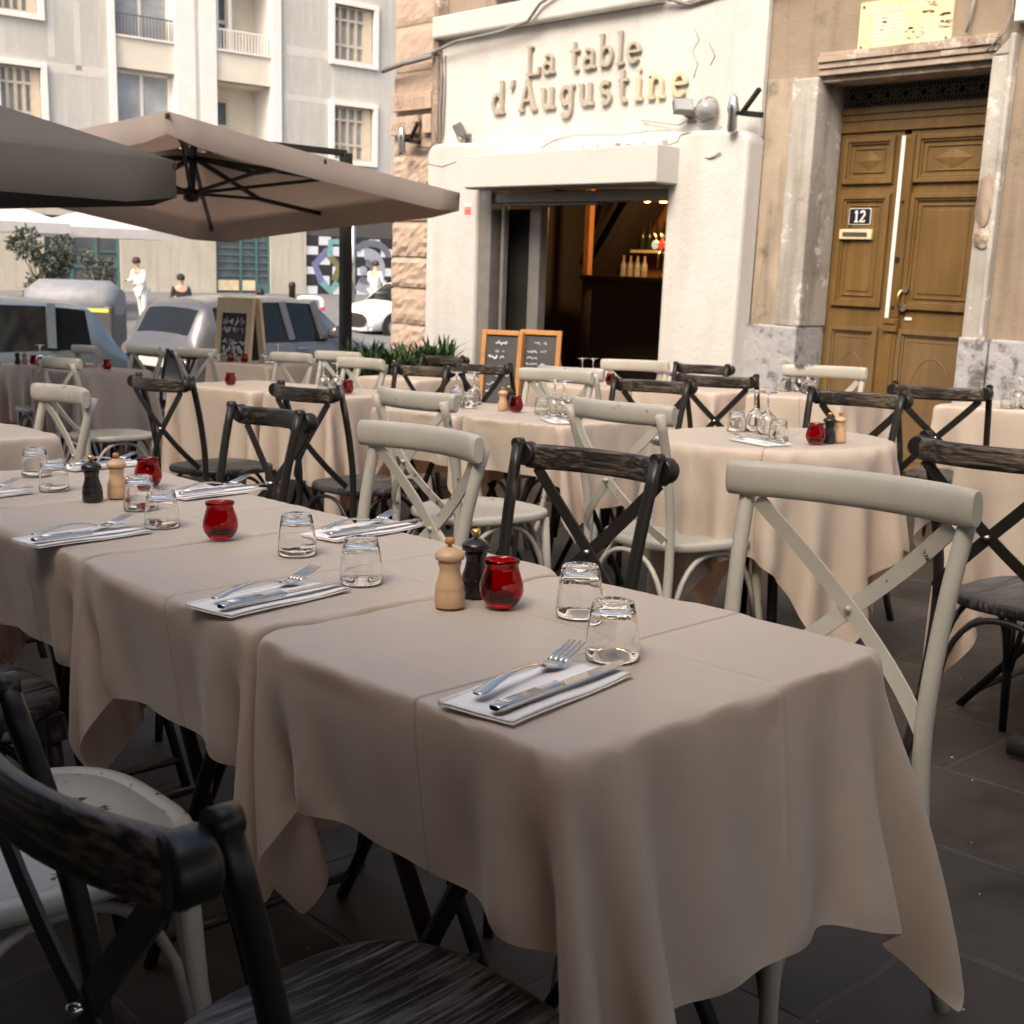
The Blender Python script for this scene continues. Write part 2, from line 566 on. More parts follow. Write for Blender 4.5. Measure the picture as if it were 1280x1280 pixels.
        for i in range(n - 1):
            fs += [(i, n + i, n + i + 1, i + 1), (2 * n + i, 2 * n + i + 1, 3 * n + i + 1, 3 * n + i),
                   (i, i + 1, 2 * n + i + 1, 2 * n + i), (n + i, 3 * n + i, 3 * n + i + 1, n + i + 1)]
        fs += [(0, 2 * n, 3 * n, n), (n - 1, 2 * n - 1, 4 * n - 1, 3 * n - 1)]
        return s.add(vs, fs, True)

    def build(s, name, m, parent=None, bevel=0, sub=0, smooth=True, seg=2):
        me = bpy.data.meshes.new(name)
        me.from_pydata(s.v, [], s.f)
        me.materials.append(M[m] if isinstance(m, str) else m)
        if smooth:
            fl = [True] * len(me.polygons)
            for k in s.flat:
                fl[k] = False
            me.polygons.foreach_set('use_smooth', fl)
        me.update()
        o = bpy.data.objects.new(name, me)
        COL.objects.link(o)
        if parent is not None:
            o.parent = parent
        if bevel:
            md = o.modifiers.new('bevel', 'BEVEL')
            md.width = bevel
            md.segments = seg
            md.limit_method = 'ANGLE'
            md.angle_limit = math.radians(40)
        if sub:
            md = o.modifiers.new('subdiv', 'SUBSURF')
            md.levels = sub
            md.render_levels = sub
        return o

def tag(o, label=None, cat=None, group=None, kind=None):
    if label:
        o['label'] = label
    if cat:
        o['category'] = cat
    if group:
        o['group'] = group
    if kind:
        o['kind'] = kind
    return o

def empty(name, loc=(0, 0, 0), rot=(0, 0, 0)):
    o = bpy.data.objects.new(name, None)
    o.empty_display_size = .1
    COL.objects.link(o)
    o.location = loc
    o.rotation_euler = rot
    return o

def dup(root):
    """a copy of a thing with copies of its parts and sub-parts"""
    r = root.copy()
    COL.objects.link(r)
    for ch in root.children:
        c = ch.copy()
        COL.objects.link(c)
        c.parent = r
        for g in ch.children:
            d = g.copy()
            COL.objects.link(d)
            d.parent = c
    return r

class Kind:
    """first use hands out the original, every later one a copy"""
    def __init__(s, root):
        s.root, s.used = root, False

    def get(s):
        if not s.used:
            s.used = True
            return s.root
        return dup(s.root)

# the square falls gently towards the street (to -X)
GA, GB, GC = .047, -.01, .09
TILT = Vector((0, 0, 1)).rotation_difference(Vector((-GA, -GB, 1)).normalized()).to_matrix()

def G(x, y):
    return GC + GA * max(x, -11.5) + GB * y

def stand(o, x, y, h=0.0, rz=0.0, tilt=True):
    """put a thing on the sloping terrace, h above it"""
    o.location = (x, y, G(x, y) + h)
    R = Matrix.Rotation(rz, 3, 'Z')
    o.rotation_euler = ((TILT @ R) if tilt else R).to_euler()
    return o

def arc(cx, cy, rx, ry, a0, a1, n=12):
    return [(cx + rx * math.cos(math.radians(a0 + (a1 - a0) * k / n)), cy + ry * math.sin(math.radians(a0 + (a1 - a0) * k / n))) for k in range(n + 1)]

def lerp(a, b, t):
    return tuple(x + (y - x) * t for x, y in zip(a, b))

def bez(p0, p1, p2, p3, n=10):
    out = []
    for k in range(n + 1):
        t = k / n
        q = 1 - t
        out.append(tuple(q ** 3 * a + 3 * q * q * t * b + 3 * q * t * t * c + t ** 3 * d for a, b, c, d in zip(p0, p1, p2, p3)))
    return out

# ------------------------------------------------------------------ ground
def strip_z(x, y):
    """street level beyond the terrace, rising again to the far pavement"""
    if x > -11.5:
        return G(x, y) - .14
    z = -.80
    if x > -13:
        t = (-11.5 - x) / 1.5
        return (G(-11.5, y) - .14) * (1 - t) + z * t
    if x < -24.5:
        return z + min(1, (-24.5 - x) / 12.0) * .66
    return z

gm = MB()
xs = [-400, -150, -80, -60, -45, -38, -36.5, -33, -30, -27, -24.5, -20, -16, -13, -12.4, -11.5, -6, 0, 8, 30, 120, 400]
ys = [-400, -120, -50, -25, -10, -3, 0, 3, 6, 9, 12, 16, 20, 26, 34, 50, 120, 400]
for x in xs:
    for y in ys:
        gm.v.append((x, y, strip_z(x, y) if -70 < x else -.14))
ny = len(ys)
for i in range(len(xs) - 1):
    for j in range(ny - 1):
        gm.f.append((i * ny + j, (i + 1) * ny + j, (i + 1) * ny + j + 1, i * ny + j + 1))
tag(gm.build('street', 'asphalt'), kind='structure')
tm_ = MB()
for x in (-11.5, 7):
    for y in (-9, 7.9):
        tm_.v.append((x, y, G(x, y)))
for x in (-11.5, 7):
    for y in (-9, 7.9):
        tm_.v.append((x, y, G(x, y) - .135))
tm_.f = [(0, 2, 3, 1), (4, 5, 7, 6), (0, 1, 5, 4), (2, 6, 7, 3), (0, 4, 6, 2), (1, 3, 7, 5)]
tag(tm_.build('pavement', 'paving', smooth=False), kind='structure')

# ------------------------------------------------------------------ restaurant building (front in the plane Y = 7.5)
house = tag(empty('building', (-6.5, 7.5, -.3)), 'old stone house with white painted restaurant front and rough stone corner', 'building')
def hp(name, mb, m, bevel=0, parent=None, sub=0, smooth=True):
    """a part of the house given in world coordinates"""
    mb.v = [(x + 6.5, y - 7.5, z + .3) for x, y, z in mb.v]
    return mb.build(name, m, parent or house, bevel, sub, smooth)

WT = 5.4
b = MB()
b.box(-9.6, -8.62, 7.5, 7.9, -.8, WT)
b.box(-8.62, -6.1, 7.5, 7.9, 1.92, WT)
b.box(-6.1, -4.965, 7.5, 7.9, -.8, WT)
b.box(-4.965, -3.65, 7.5, 7.9, 2.62, WT)
b.box(-3.65, 4.0, 7.5, 7.9, -.8, WT)
hp('wall', b, 'tan_plaster')
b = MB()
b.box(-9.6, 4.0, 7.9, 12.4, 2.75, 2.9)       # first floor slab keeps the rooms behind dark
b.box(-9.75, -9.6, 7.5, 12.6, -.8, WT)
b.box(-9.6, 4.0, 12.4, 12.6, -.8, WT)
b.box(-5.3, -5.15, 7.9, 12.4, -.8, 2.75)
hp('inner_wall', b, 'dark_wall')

# grimy strip of wall between shop front and door
b = MB()
b.box(-5.375, -5.12, 7.485, 7.50, .85, 2.6)
hp('grimy_strip', b, 'grime_plaster')

# white shop front: two piers and a shoulder, softly rounded, standing 0.2 m proud
def slab(mb, x0, x1, y0, y1, z0, z1, nx=1, nz=1, wob=.0, seed=0):
    mb.box(x0, x1, y0, y1, z0, z1)
b = MB()
outer = [(-9.03, -.8), (-8.32, -.8), (-8.31, 1.89), (-6.10, 1.85), (-6.11, -.8), (-5.40, -.8), (-5.385, .6), (-5.375, 1.6), (-5.37, 2.18), (-5.42, 2.235), (-5.8, 2.255),
         (-6.1, 2.25), (-6.5, 2.25), (-7.0, 2.26), (-7.8, 2.275), (-8.6, 2.29), (-8.9, 2.30), (-8.98, 2.28), (-9.03, 2.21)]
mt = Matrix(((1, 0, 0, 0), (0, 0, -1, 7.5), (0, 1, 0, 0), (0, 0, 0, 1)))      # prism xy -> world xz, z -> towards the viewer
b.prism(outer, .002, .215, mt)
hp('shop_front', b, 'white_plaster', bevel=.03)
b = MB()
b.box(-9.05, -5.39, 7.44, 7.498, 2.2, 3.235)
hp('white_band', b, 'white_plaster', bevel=.01)
b = MB()
b.box(-9.07, -6.35, 7.34, 7.498, 3.238, 3.43)
hp('ledge', b, 'white_plaster', bevel=.02)
b = MB()
for k, x in enumerate((-8.35, -6.9)):
    b.box(x, x + 1.1, 7.46, 7.5, 3.5, 5.0)
wn = hp('window', b, 'grey_metal', bevel=.01)
b = MB()
for x in (-8.35, -6.9):
    b.box(x + .07, x + 1.03, 7.45, 7.459, 3.57, 4.9)
hp('pane', b, 'pane_light', parent=wn)
# cracks and chips in the white plaster
b = MB()
random.seed(4)
for pts in ([(-6.05, 3.02), (-6.0, 2.93), (-6.06, 2.86), (-6.0, 2.76), (-6.03, 2.66)], [(-5.9, 2.9), (-5.84, 2.8), (-5.88, 2.74)]):
    b = MB()
    b.tube([(x, 7.438, z) for x, z in pts], .004, 5)
    hp('crack', b, 'lintel')
for pts in ([(-7.5, 2.20), (-7.35, 2.26), (-7.1, 2.285), (-6.6, 2.262), (-6.3, 2.275), (-6.1, 2.272)], [(-9.0, 2.12), (-8.8, 2.09), (-8.6, 2.13)], [(-6.12, 2.16), (-6.02, 2.185), (-6.0, 2.23), (-5.9, 2.25)]):
    b = MB()
    b.tube([(x, 7.284, z) for x, z in pts], .0045, 5)
    hp('crack', b, 'lintel')
b = MB()
for k in range(6):
    x = -7.0 + k * .16 + random.uniform(-.03, .03)
    b.box(x, x + random.uniform(.02, .06), 7.279, 7.284, 2.165, 2.175 + random.uniform(.01, .03))
hp('chipped_edge', b, 'lintel')
# shutter box over the opening
b = MB()
b.box(-8.2, -6.0, 7.03, 7.283, 1.872, 2.145)
hp('shutter_box', b, 'white_box', bevel=.008)
b = MB()
b.box(-8.19, -6.01, 7.05, 7.27, 1.862, 1.871)
hp('box_underside', b, 'grey_metal')
# steel frame of the opening
b = MB()
b.box(-8.32, -8.16, 7.33, 7.52, -.5, 1.885)
b.box(-8.16, -6.105, 7.36, 7.5, 1.76, 1.848)
b.box(-8.10, -8.06, 7.40, 7.46, -.5, 1.76)
b.box(-8.05, -6.9, 7.37, 7.43, 1.735, 1.757)
hp('shop_frame', b, 'grey_metal', bevel=.006)
# fixed glazed leaf on the left, standing inside
gl = MB()
gl.box(-8.50, -7.90, 7.60, 7.625, -.45, 1.72)
gd = hp('glazed_door', gl, 'dark_pane')
b = MB()
b.box(-8.58, -8.50, 7.57, 7.65, -.45, 1.74)
b.box(-7.90, -7.76, 7.565, 7.66, -.45, 1.74)
b.box(-8.50, -7.90, 7.575, 7.655, -.45, -.3)
hp('frame', b, 'grey_metal', parent=gd, bevel=.004)
# sticker on the white pier
b = MB()
b.box(-8.47, -8.375, 7.281, 7.284, 1.64, 1.76)
st = hp('sticker', b, 'white_enamel')
b = MB()
b.box(-8.465, -8.38, 7.278, 7.2805, 1.655, 1.712)
b.box(-8.465, -8.38, 7.278, 7.2805, 1.718, 1.727)
hp('stripe', b, 'sticker_pink', parent=st)
b = MB()
b.box(-6.10, -5.42, 7.274, 7.2845, .43, .452)
hp('tape', b, 'purple')

# rusticated pier on the left corner: one rough block per course
b = MB()
rr = random.Random(8)
z = -.8
row = 0
heights = [.36, .34, .37, .33, .36, .30, .34, .33, .30, .27, .24, .26, .42, .30, .34, .36, .4, .4, .4, .4]
for hgt in heights:
    rough = z < 1.95
    x0, x1 = -9.78 + rr.uniform(-.02, .02), -9.09 + rr.uniform(-.012, .012)
    n, mz = 12, 7
    d0 = .06 if rough else .05
    o = len(b.v)
    for j in range(mz + 1):
        for i in range(n + 1):
            u, v = i / n, j / mz
            edge = min(u, 1 - u) * n, min(v, 1 - v) * mz
            e = min(1, min(edge[0] * .8, edge[1] * .8))
            dep = d0 * (.72 + .28 * e) + (rr.uniform(-.013, .013) if rough else rr.uniform(-.004, .004)) * (1 if e > 0 else .4)
            b.v.append((x0 + (x1 - x0) * u, 7.5 - dep, z + .012 + (hgt - .024) * v))
    for j in range(mz):
        for i in range(n):
            q = o + j * (n + 1) + i
            b.f.append((q, q + 1, q + n + 2, q + n + 1))
    b.box(x0 + .01, x1 - .01, 7.47, 7.62, z, z + hgt)
    z += hgt
hp('corner_stone', b, 'pink_stone', smooth=False)
b = MB()
b.box(-9.10, -9.02, 7.38, 7.50, 2.2, 6.0)
hp('downpipe_chase', b, 'lintel', bevel=.01)

# stone door surround
b = MB()
b.box(-5.14, -4.93, 7.44, 7.80, .86, 2.58)
hp('door_jamb', b, 'jamb', bevel=.012)
b = MB()
b.box(-3.69, -3.555, 7.44, 7.80, .86, 2.60)
b.box(-3.58, -3.545, 7.42, 7.50, .86, 2.72)
b.prism([(-3.69, 2.60), (-3.555, 2.60), (-3.555, 2.73)], -.3, .062, mt)
hp('door_jamb', b, 'jamb', bevel=.012)
b = MB()
rr = random.Random(3)
for zz0, zz1, yy in ((2.545, 2.585, 7.50), (2.585, 2.628, 7.455), (2.628, 2.668, 7.44), (2.668, 2.705, 7.425), (2.705, 2.735, 7.445)):
    n = 7
    for k in range(n):
        xa, xb = -4.94 + k * 1.27 / n, -4.94 + (k + 1) * 1.27 / n
        jy, jz = rr.uniform(-.003, .003), rr.uniform(-.003, .0)
        b.box(xa - .0015, xb + .0015, yy + jy, 7.76, zz0 + .001, zz1 + jz)
hp('lintel', b, 'lintel', bevel=.004)
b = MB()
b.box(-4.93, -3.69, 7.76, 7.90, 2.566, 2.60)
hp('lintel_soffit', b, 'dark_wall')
b = MB()
b.box(-5.40, -4.935, 7.43, 7.80, -.6, .86)
hp('plinth', b, 'base_stone', bevel=.012)
b = MB()
b.box(-3.70, -3.50, 7.425, 7.80, -.6, .875)
b.box(-3.492, -2.55, 7.43, 7.80, -.6, .872)
b.box(-2.542, 4.0, 7.432, 7.80, -.6, .87)
hp('plinth', b, 'base_stone', bevel=.012)
# broken patches in the wall, right of the door
b = MB()
rr = random.Random(12)
for cx, cz, rx, rz in ((-3.63, 1.72, .055, .17), (-3.62, 1.5, .06, .06)):
    o = len(b.v)
    K, R_ = 14, 4
    for r in range(R_):
        for k in range(K):
            f = (r + 1) / R_ * (1 if r < R_ - 1 else rr.uniform(.85, 1.15))
            b.v.append((cx + rx * f * math.cos(2 * PI * k / K), 7.436 - (.018 * (1 - (r / (R_ - 1)) ** 2) + rr.uniform(0, .012)), cz + rz * f * math.sin(2 * PI * k / K)))
    b.v.append((cx, 7.41, cz))
    for r in range(R_ - 1):
        for k in range(K):
            b.f.append((o + r * K + k, o + r * K + (k + 1) % K, o + (r + 1) * K + (k + 1) % K, o + (r + 1) * K + k))
    for k in range(K):
        b.f.append((o + R_ * K, o + (k + 1) % K, o + k))
hp('broken_stone', b, 'lintel')

# ------------------------------------------------------------------ the double door
door = tag(empty('double_door', (-4.31, 7.8, 0)), 'tall ochre double door number 12 with carved panels and pierced iron transom', 'door')
def dp(name, mb, m, bevel=0, parent=None, smooth=True):
    mb.v = [(x + 4.31, y - 7.8, z) for x, y, z in mb.v]
    return mb.build(name, m, parent or door, bevel, 0, smooth)
b = MB()
b.box(-4.99, -3.68, 7.78, 7.86, 2.31, 2.395)
b.box(-4.99, -3.68, 7.765, 7.86, 2.355, 2.40)
b.box(-4.99, -3.68, 7.79, 7.86, 2.235, 2.31)
b.box(-4.995, -4.95, 7.785, 7.86, -.3, 2.235)
b.box(-3.735, -3.68, 7.785, 7.86, -.3, 2.235)
dp('frame', b, 'door_wood', .004)
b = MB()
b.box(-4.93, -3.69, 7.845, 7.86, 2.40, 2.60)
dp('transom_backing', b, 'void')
b = MB()
def ring(mb, cx, cz, rx, rz, y, r=.006, n=14, rot=0.0):
    pts = []
    for k in range(n + 1):
        t = 2 * PI * k / n
        x, zz = rx * math.cos(t), rz * math.sin(t)
        pts.append((cx + x * math.cos(rot) - zz * math.sin(rot), y, cz + x * math.sin(rot) + zz * math.cos(rot)))
    mb.tube(pts, r, 5, caps=False)
for k in range(9):
    cx = -4.87 + k * .137
    for q in range(8):
        a = q * PI / 4 + PI / 8
        ring(b, cx + .044 * math.cos(a), 2.478 + .046 * math.sin(a), .022, .0125, 7.80, .0055, 10, a)
    for zz in (2.425, 2.531):
        ring(b, cx + .0685, zz, .016, .019, 7.80, .006, 10)
    ring(b, cx + .0685, 2.478, .012, .012, 7.80, .006, 8)
for zz in (2.404, 2.552):
    b.bar((-4.95, 7.80, zz), (-3.70, 7.80, zz), .02, .014)
dp('transom_grille', b, 'iron')
def frame_rect(mb, x0, x1, z0, z1, wd, y0, y1):
    mb.box(x0, x0 + wd, y0, y1, z0, z1)
    mb.box(x1 - wd, x1, y0, y1, z0, z1)
    mb.box(x0 + wd, x1 - wd, y0 + .0005, y1, z0, z0 + wd)
    mb.box(x0 + wd, x1 - wd, y0 + .0005, y1, z1 - wd, z1)
def leaf(x0, x1, nm):
    b = MB()
    b.box(x0, x1, 7.81, 7.85, -.25, 2.232)
    lf = dp(nm, b, 'door_wood', .003)
    fx0, fx1 = x0 + .055, x1 - .055
    def panel(z0, z1, m, extra):
        p = MB()
        frame_rect(p, fx0, fx1, z0, z1, .034, 7.782, 7.809)
        frame_rect(p, fx0 + .034, fx1 - .034, z0 + .034, z1 - .034, .016, 7.794, 7.8085)
        frame_rect(p, fx0 + .075, fx1 - .075, z0 + .075, z1 - .075, .010, 7.800, 7.8095)
        extra(p, (fx0 + fx1) / 2, (z0 + z1) / 2, (fx1 - fx0) / 2, (z1 - z0) / 2)
        dp('panel', p, m, .005, lf)
        q = MB()
        frame_rect(q, fx0 - .008, fx1 + .008, z0 - .008, z1 + .008, .0075, 7.806, 7.8105)
        dp('panel_painted_shade', q, 'door_shade', 0, lf)  # dark strip painted as the shade line round the panel
    def diamond(p, cx, cz, hw, hz):
        a, c = hw * .52, hz * .40
        p.add([(cx - a, 7.807, cz), (cx, 7.807, cz - c), (cx + a, 7.807, cz), (cx, 7.807, cz + c), (cx, 7.796, cz)],
              [(0, 1, 4), (1, 2, 4), (2, 3, 4), (3, 0, 4)], True)
    def none(p, cx, cz, hw, hz):
        p.box(cx - hw + .11, cx + hw - .11, 7.803, 7.8095, cz - hz + .11, cz + hz - .11)
    def oval(p, cx, cz, hw, hz):
        ring(p, cx, cz, hw * .58, hz * .62, 7.805, .006, 28)
        p.box(cx - hw + .05, cx + hw - .05, 7.804, 7.8095, cz - hz + .05, cz + hz - .05)
    panel(1.88, 2.20, 'door_wood', diamond)
    panel(1.02, 1.81, 'door_wood', none)
    panel(-.12, .88, 'door_wood_dull', oval)
    return lf
lfA = leaf(-4.95, -4.44, 'door_leaf')
lfB = leaf(-4.39, -3.735, 'door_leaf')
b = MB()
b.box(-4.405, -4.335, 7.765, 7.81, .96, 2.2)
for k in range(4):
    b.box(-4.398 + k * .016, -4.390 + k * .016, 7.758, 7.765, .98, 2.18)
b.box(-4.44, -4.325, 7.75, 7.81, .86, .955)
b.box(-4.425, -4.335, 7.74, 7.81, .915, .955)
b.box(-4.43, -4.335, 7.77, 7.81, -.2, .86)
b.box(-4.405, -4.36, 7.76, 7.77, -.15, .84)
dp('meeting_stile', b, 'door_wood', .004)
b = MB()
b.box(-4.437, -4.407, 7.772, 7.80, .955, 2.195)
dp('white_strip', b, 'white_enamel')
b = MB()
b.tube(bez((-4.315, 7.79, 1.155), (-4.345, 7.74, 1.15), (-4.345, 7.73, 1.04), (-4.315, 7.79, 1.03)), .010, 8)
hd = dp('handle', b, 'brass')
b = MB()
for zz in (1.155, 1.03):
    b.tube([(-4.305, 7.795, zz), (-4.305, 7.77, zz)], .026, 12)
dp('rose', b, 'iron', 0, hd)
b = MB()
for zz, s_ in ((1.36, .018), (1.75, .010), (1.03, .010)):
    b.tube([(-4.375, 7.765, zz), (-4.375, 7.752, zz)], s_, 10)
dp('keyhole', b, 'void')
b = MB()
b.box(-4.295, -4.245, 7.80, 7.808, .945, .965)
dp('paper_label', b, 'white_enamel')
b = MB()
b.box(-4.865, -4.605, 7.772, 7.80, 1.495, 1.565)
ls = dp('letter_slot', b, 'pale_wood', .004)
b = MB()
b.box(-4.835, -4.635, 7.766, 7.772, 1.515, 1.545)
dp('flap', b, 'steel', .002, ls)

# house number plate, screwed to the left leaf
def arcs(*a):
    return arc(*a)
GL = {   # slab-serif letters as strokes on a unit cap height: (advance, [stroke, ...]); x-height .66
    'L': (.72, [[(.16, 0), (.16, 1)], [(.02, .06), (.66, .06)], [(.02, .94), (.32, .94)], [(.62, .06), (.62, .28)]]),
    'a': (.62, [arc(.25, .2, .19, .16, 0, 360, 16), [(.44, .04), (.44, .45)], arc(.25, .45, .19, .17, 0, 140, 8), [(.40, .05), (.58, .05)]]),
    't': (.50, [[(.2, .9), (.2, .2)], arc(.33, .2, .13, .15, 180, 300, 8), [(.04, .62), (.42, .62)]]),
    'b': (.66, [[(.13, 0), (.13, 1.02)], arc(.34, .33, .21, .28, -160, 160, 16), [(.0, .98), (.18, .98)]]),
    'l': (.36, [[(.17, 0), (.17, 1.02)], [(.02, .05), (.33, .05)], [(.03, .98), (.2, .98)]]),
    'e': (.60, [arc(.29, .33, .22, .28, 0, 318, 18), [(.08, .36), (.52, .36)]]),
    'd': (.66, [[(.48, 0), (.48, 1.02)], arc(.28, .33, .21, .28, 20, 340, 16), [(.36, .98), (.52, .98)], [(.48, .05), (.62, .05)]]),
    "'": (.28, [[(.16, 1.0), (.16, .86), (.07, .72)]]),
    'A': (.84, [[(.40, .98), (.12, .04)], [(.40, .98), (.70, .04)], [(.22, .34), (.60, .34)], [(.0, .05), (.26, .05)], [(.56, .05), (.84, .05)]]),
    'u': (.68, [[(.13, .62), (.13, .24)], arc(.3, .24, .17, .19, 180, 360, 10), [(.48, .64), (.48, .03)], [(.0, .61), (.16, .61)], [(.36, .61), (.5, .61)], [(.46, .05), (.64, .05)]]),
    'g': (.62, [arc(.27, .36, .2, .24, 0, 360, 18), [(.47, .62), (.47, -.06)], arc(.27, -.06, .2, .19, 0, -150, 10), [(.45, .62), (.6, .62)]]),
    's': (.54, [arc(.26, .47, .17, .14, 40, 270, 10), arc(.26, .17, .18, .15, 90, -140, 10)]),
    'i': (.36, [[(.18, .03), (.18, .62)], [(.02, .05), (.34, .05)], [(.04, .61), (.2, .61)], [(.12, .86), (.24, .86)]]),
    'n': (.70, [[(.13, .02), (.13, .64)], arc(.32, .40, .18, .21, 170, 0, 10), [(.5, .42), (.5, .02)], [(.0, .05), (.26, .05)], [(.38, .05), (.64, .05)], [(.0, .61), (.15, .61)]]),
    '1': (.50, [[(.25, 0), (.25, 1)], [(.06, .05), (.44, .05)], [(.07, .80), (.25, .95)]]),
    '2': (.62, [arc(.3, .72, .2, .23, 165, -40, 12) + [(.1, .07)], [(.06, .06), (.54, .06)], [(.5, .06), (.5, .2)]]),
}

def write(mb, text, size, mtx, wd=.13, z0=0, z1=.03, track=.0, alt=None):
    x = 0.0
    k = 0
    for ch in text:
        if ch == ' ':
            x += .55 * size
            continue
        adv, strokes = GL[ch]
        tgt = mb if alt is None else alt(ch, x)
        for q, stt in enumerate(strokes):
            thin = (abs(stt[0][1] - stt[-1][1]) < .02 and len(stt) == 2)
            tgt.ribbon([(x + px * size, py * size) for px, py in stt], (wd * .72 if thin else wd) * size, z0, z1 - (q % 5) * .0009 - (k % 2) * .0003, mtx)
        x += (adv + track) * size
        k += 1
    return x

plate = MB()
def rrect(x0, x1, y0, y1, r, n=4):
    return arc(x1 - r, y0 + r, r, r, -90, 0, n) + arc(x1 - r, y1 - r, r, r, 0, 90, n) + arc(x0 + r, y1 - r, r, r, 90, 180, n) + arc(x0 + r, y0 + r, r, r, 180, 270, n)
pm = Matrix(((1, 0, 0, 0), (0, 0, -1, 0), (0, 1, 0, 0), (0, 0, 0, 1)))
plate.prism(rrect(-.088, .088, -.058, .058, .014), 0, .006, pm)
pl = plate.build('house_number', 'white_enamel')
pl.location = (-4.722, 7.800, 1.655)
tag(pl, 'dark enamel house number plate reading 12 on the ochre door', 'number plate')
b = MB()
b.prism(rrect(-.083, .083, -.053, .053, .011), .006, .0075, pm)
b.build('field', 'enamel', pl)
b = MB()
write(b, '12', .082, Matrix(((1, 0, 0, -.045), (0, 0, -1, 0), (0, 1, 0, -.041), (0, 0, 0, 1))), .155, .0075, .0105, .03)
b.build('numeral', 'white_enamel', pl)

# shop name: raised letters, the last few gilded
sg = tag(empty('shop_sign', (-8.2, 7.438, 2.53)), 'raised grey letters reading La table d\'Augustine on the white wall', 'sign')
def sign_line(text, size, x0, z0, wd, track, tan_from):
    """each raised letter is a part of the sign"""
    x = x0
    for k, ch in enumerate(text):
        if ch == ' ':
            x += .55 * size
            continue
        q = MB()
        write(q, ch, size, Matrix(((1, 0, 0, x), (0, 0, -1, 0), (0, 1, 0, z0), (0, 0, 0, 1))), wd, .006, .036)
        q.build('letter', 'letter_tan' if k >= tan_from else 'letter', sg, bevel=.0015)
        x += (GL[ch][0] + track) * size
sign_line('La table', .255, .34, .285, .105, .085, 99)
sign_line("d'Augustine", .275, -.09, 0.0, .125, .165, 8)

def text_mesh(name, body, size, m, parent=None, ext=.001):
    cu = bpy.data.curves.new(name, 'FONT')
    cu.body = body
    cu.size = size
    cu.extrude = ext
    cu.materials.append(M[m])
    tmp = bpy.data.objects.new(name, cu)
    COL.objects.link(tmp)
    me = bpy.data.meshes.new_from_object(tmp.evaluated_get(bpy.context.evaluated_depsgraph_get()))
    bpy.data.objects.remove(tmp)
    o = bpy.data.objects.new(name, me)
    COL.objects.link(o)
    if parent is not None:
        o.parent = parent
    return o

# gold plaque above the door
pq = MB()
pq.box(-.335, .335, -.03, 0, -.145, .165)
po = pq.build('plaque', 'plaque', bevel=.006)
po.location = (-4.33, 7.50, 2.865)
tag(po, 'gold engraved memorial plaque above the ochre door', 'plaque')
b = MB()
for x in (-.305, .305):
    for zz in (-.12, .135):
        b.tube([(x, -.03, zz), (x, -.036, zz)], .009, 8)
b.build('screw', 'iron', po)
t = text_mesh('engraving', 'NAPOLEON BON', .052, 'white_trim', po)
t.location = (-.25, -.0315, .085)
t.rotation_euler = (PI / 2, 0, 0)
rr = random.Random(2)
for k in range(8):
    b = MB()
    x = -.23 + rr.uniform(-.01, .01)
    while x < (-.02 if k < 6 else -.1):
        l_ = rr.uniform(.012, .035)
        b.box(x, x + l_, -.0315, -.029, .055 - k * .024, .066 - k * .024)
        x += l_ + .008
    b.build('engraved_line', 'white_trim', po)
b = MB()
rr = random.Random(5)
for x0, x1, z0, z1 in ((.13, .22, .04, .115), (.02, .16, -.10, -.03), (.25, .31, .02, .03), (.26, .32, -.06, -.01), (-.16, -.12, -.12, .06)):
    for k in range(9):
        x, zz = rr.uniform(x0, x1), rr.uniform(z0, z1)
        b.box(x - rr.uniform(.008, .02), x + rr.uniform(.008, .02), -.0312, -.029, zz - .006, zz + .006)
b.build('stain', 'lintel', po)

# carved street name on the corner stones
cs = tag(empty('street_name_stone', (-9.72, 7.42, 2.4)), 'pale carved street name on two blocks of the stone corner', 'street sign')
b = MB()
b.box(.0, .60, -.03, .0, .24, .40)
b.box(-.03, .40, -.03, .0, .02, .19)
b.box(.47, .60, -.03, .0, .02, .19)
b.build('slab', 'pink_stone', cs, bevel=.006)
for body, x, zz in (('PLAPOSTE', .05, .27), ('AVERASE', .0, .055), ('1', .52, .055)):
    t = text_mesh('carving', body, .115, 'lintel', cs)
    t.location = (x, -.0315, zz)
    t.rotation_euler = (PI / 2, 0, 0)
    t.scale = (.88 if body != '1' else 1, 1, 1)

# flood lamps, lantern brackets, cables on the front
def flood(x, y, z, rz, tilt, label):
    r = tag(empty('spotlight', (x, y, z)), label, 'spotlight')
    h = MB()
    mm = Matrix.Translation((0, -.12, .07)) @ Matrix.Rotation(rz, 4, 'Z') @ Matrix.Rotation(tilt, 4, 'X')
    h.box(-.075, .075, -.03, .03, -.055, .055, mm)
    h.build('housing', 'grey_metal', r, bevel=.006)
    h = MB()
    h.box(-.065, .065, -.034, -.0305, -.045, .045, mm)
    h.build('lens', 'pane_light', r)
    h = MB()
    h.tube([(0, .0, .0), (0, -.06, .0), (0, -.12, .02), (0, -.12, .06)], .010, 8)
    h.box(-.04, .04, -.012, .0, -.04, .04)
    h.build('arm', 'grey_metal', r)
    return r
fl = flood(-8.62, 7.44, 2.345, -.5, .5, 'small grey spotlight on a wire loop left above the shop front')
b = MB()
b.tube([(-.06 + .055 * math.cos(t_), -.05, .05 + .075 * math.sin(t_)) for t_ in [k * .45 for k in range(15)]], .007, 6)
b.build('cable_loop', 'cable', fl)
fr = flood(-6.02, 7.44, 2.37, 1.0, -.5, 'black spotlight with tangled grey cable beside the door wall')
b = MB()
rr = random.Random(6)
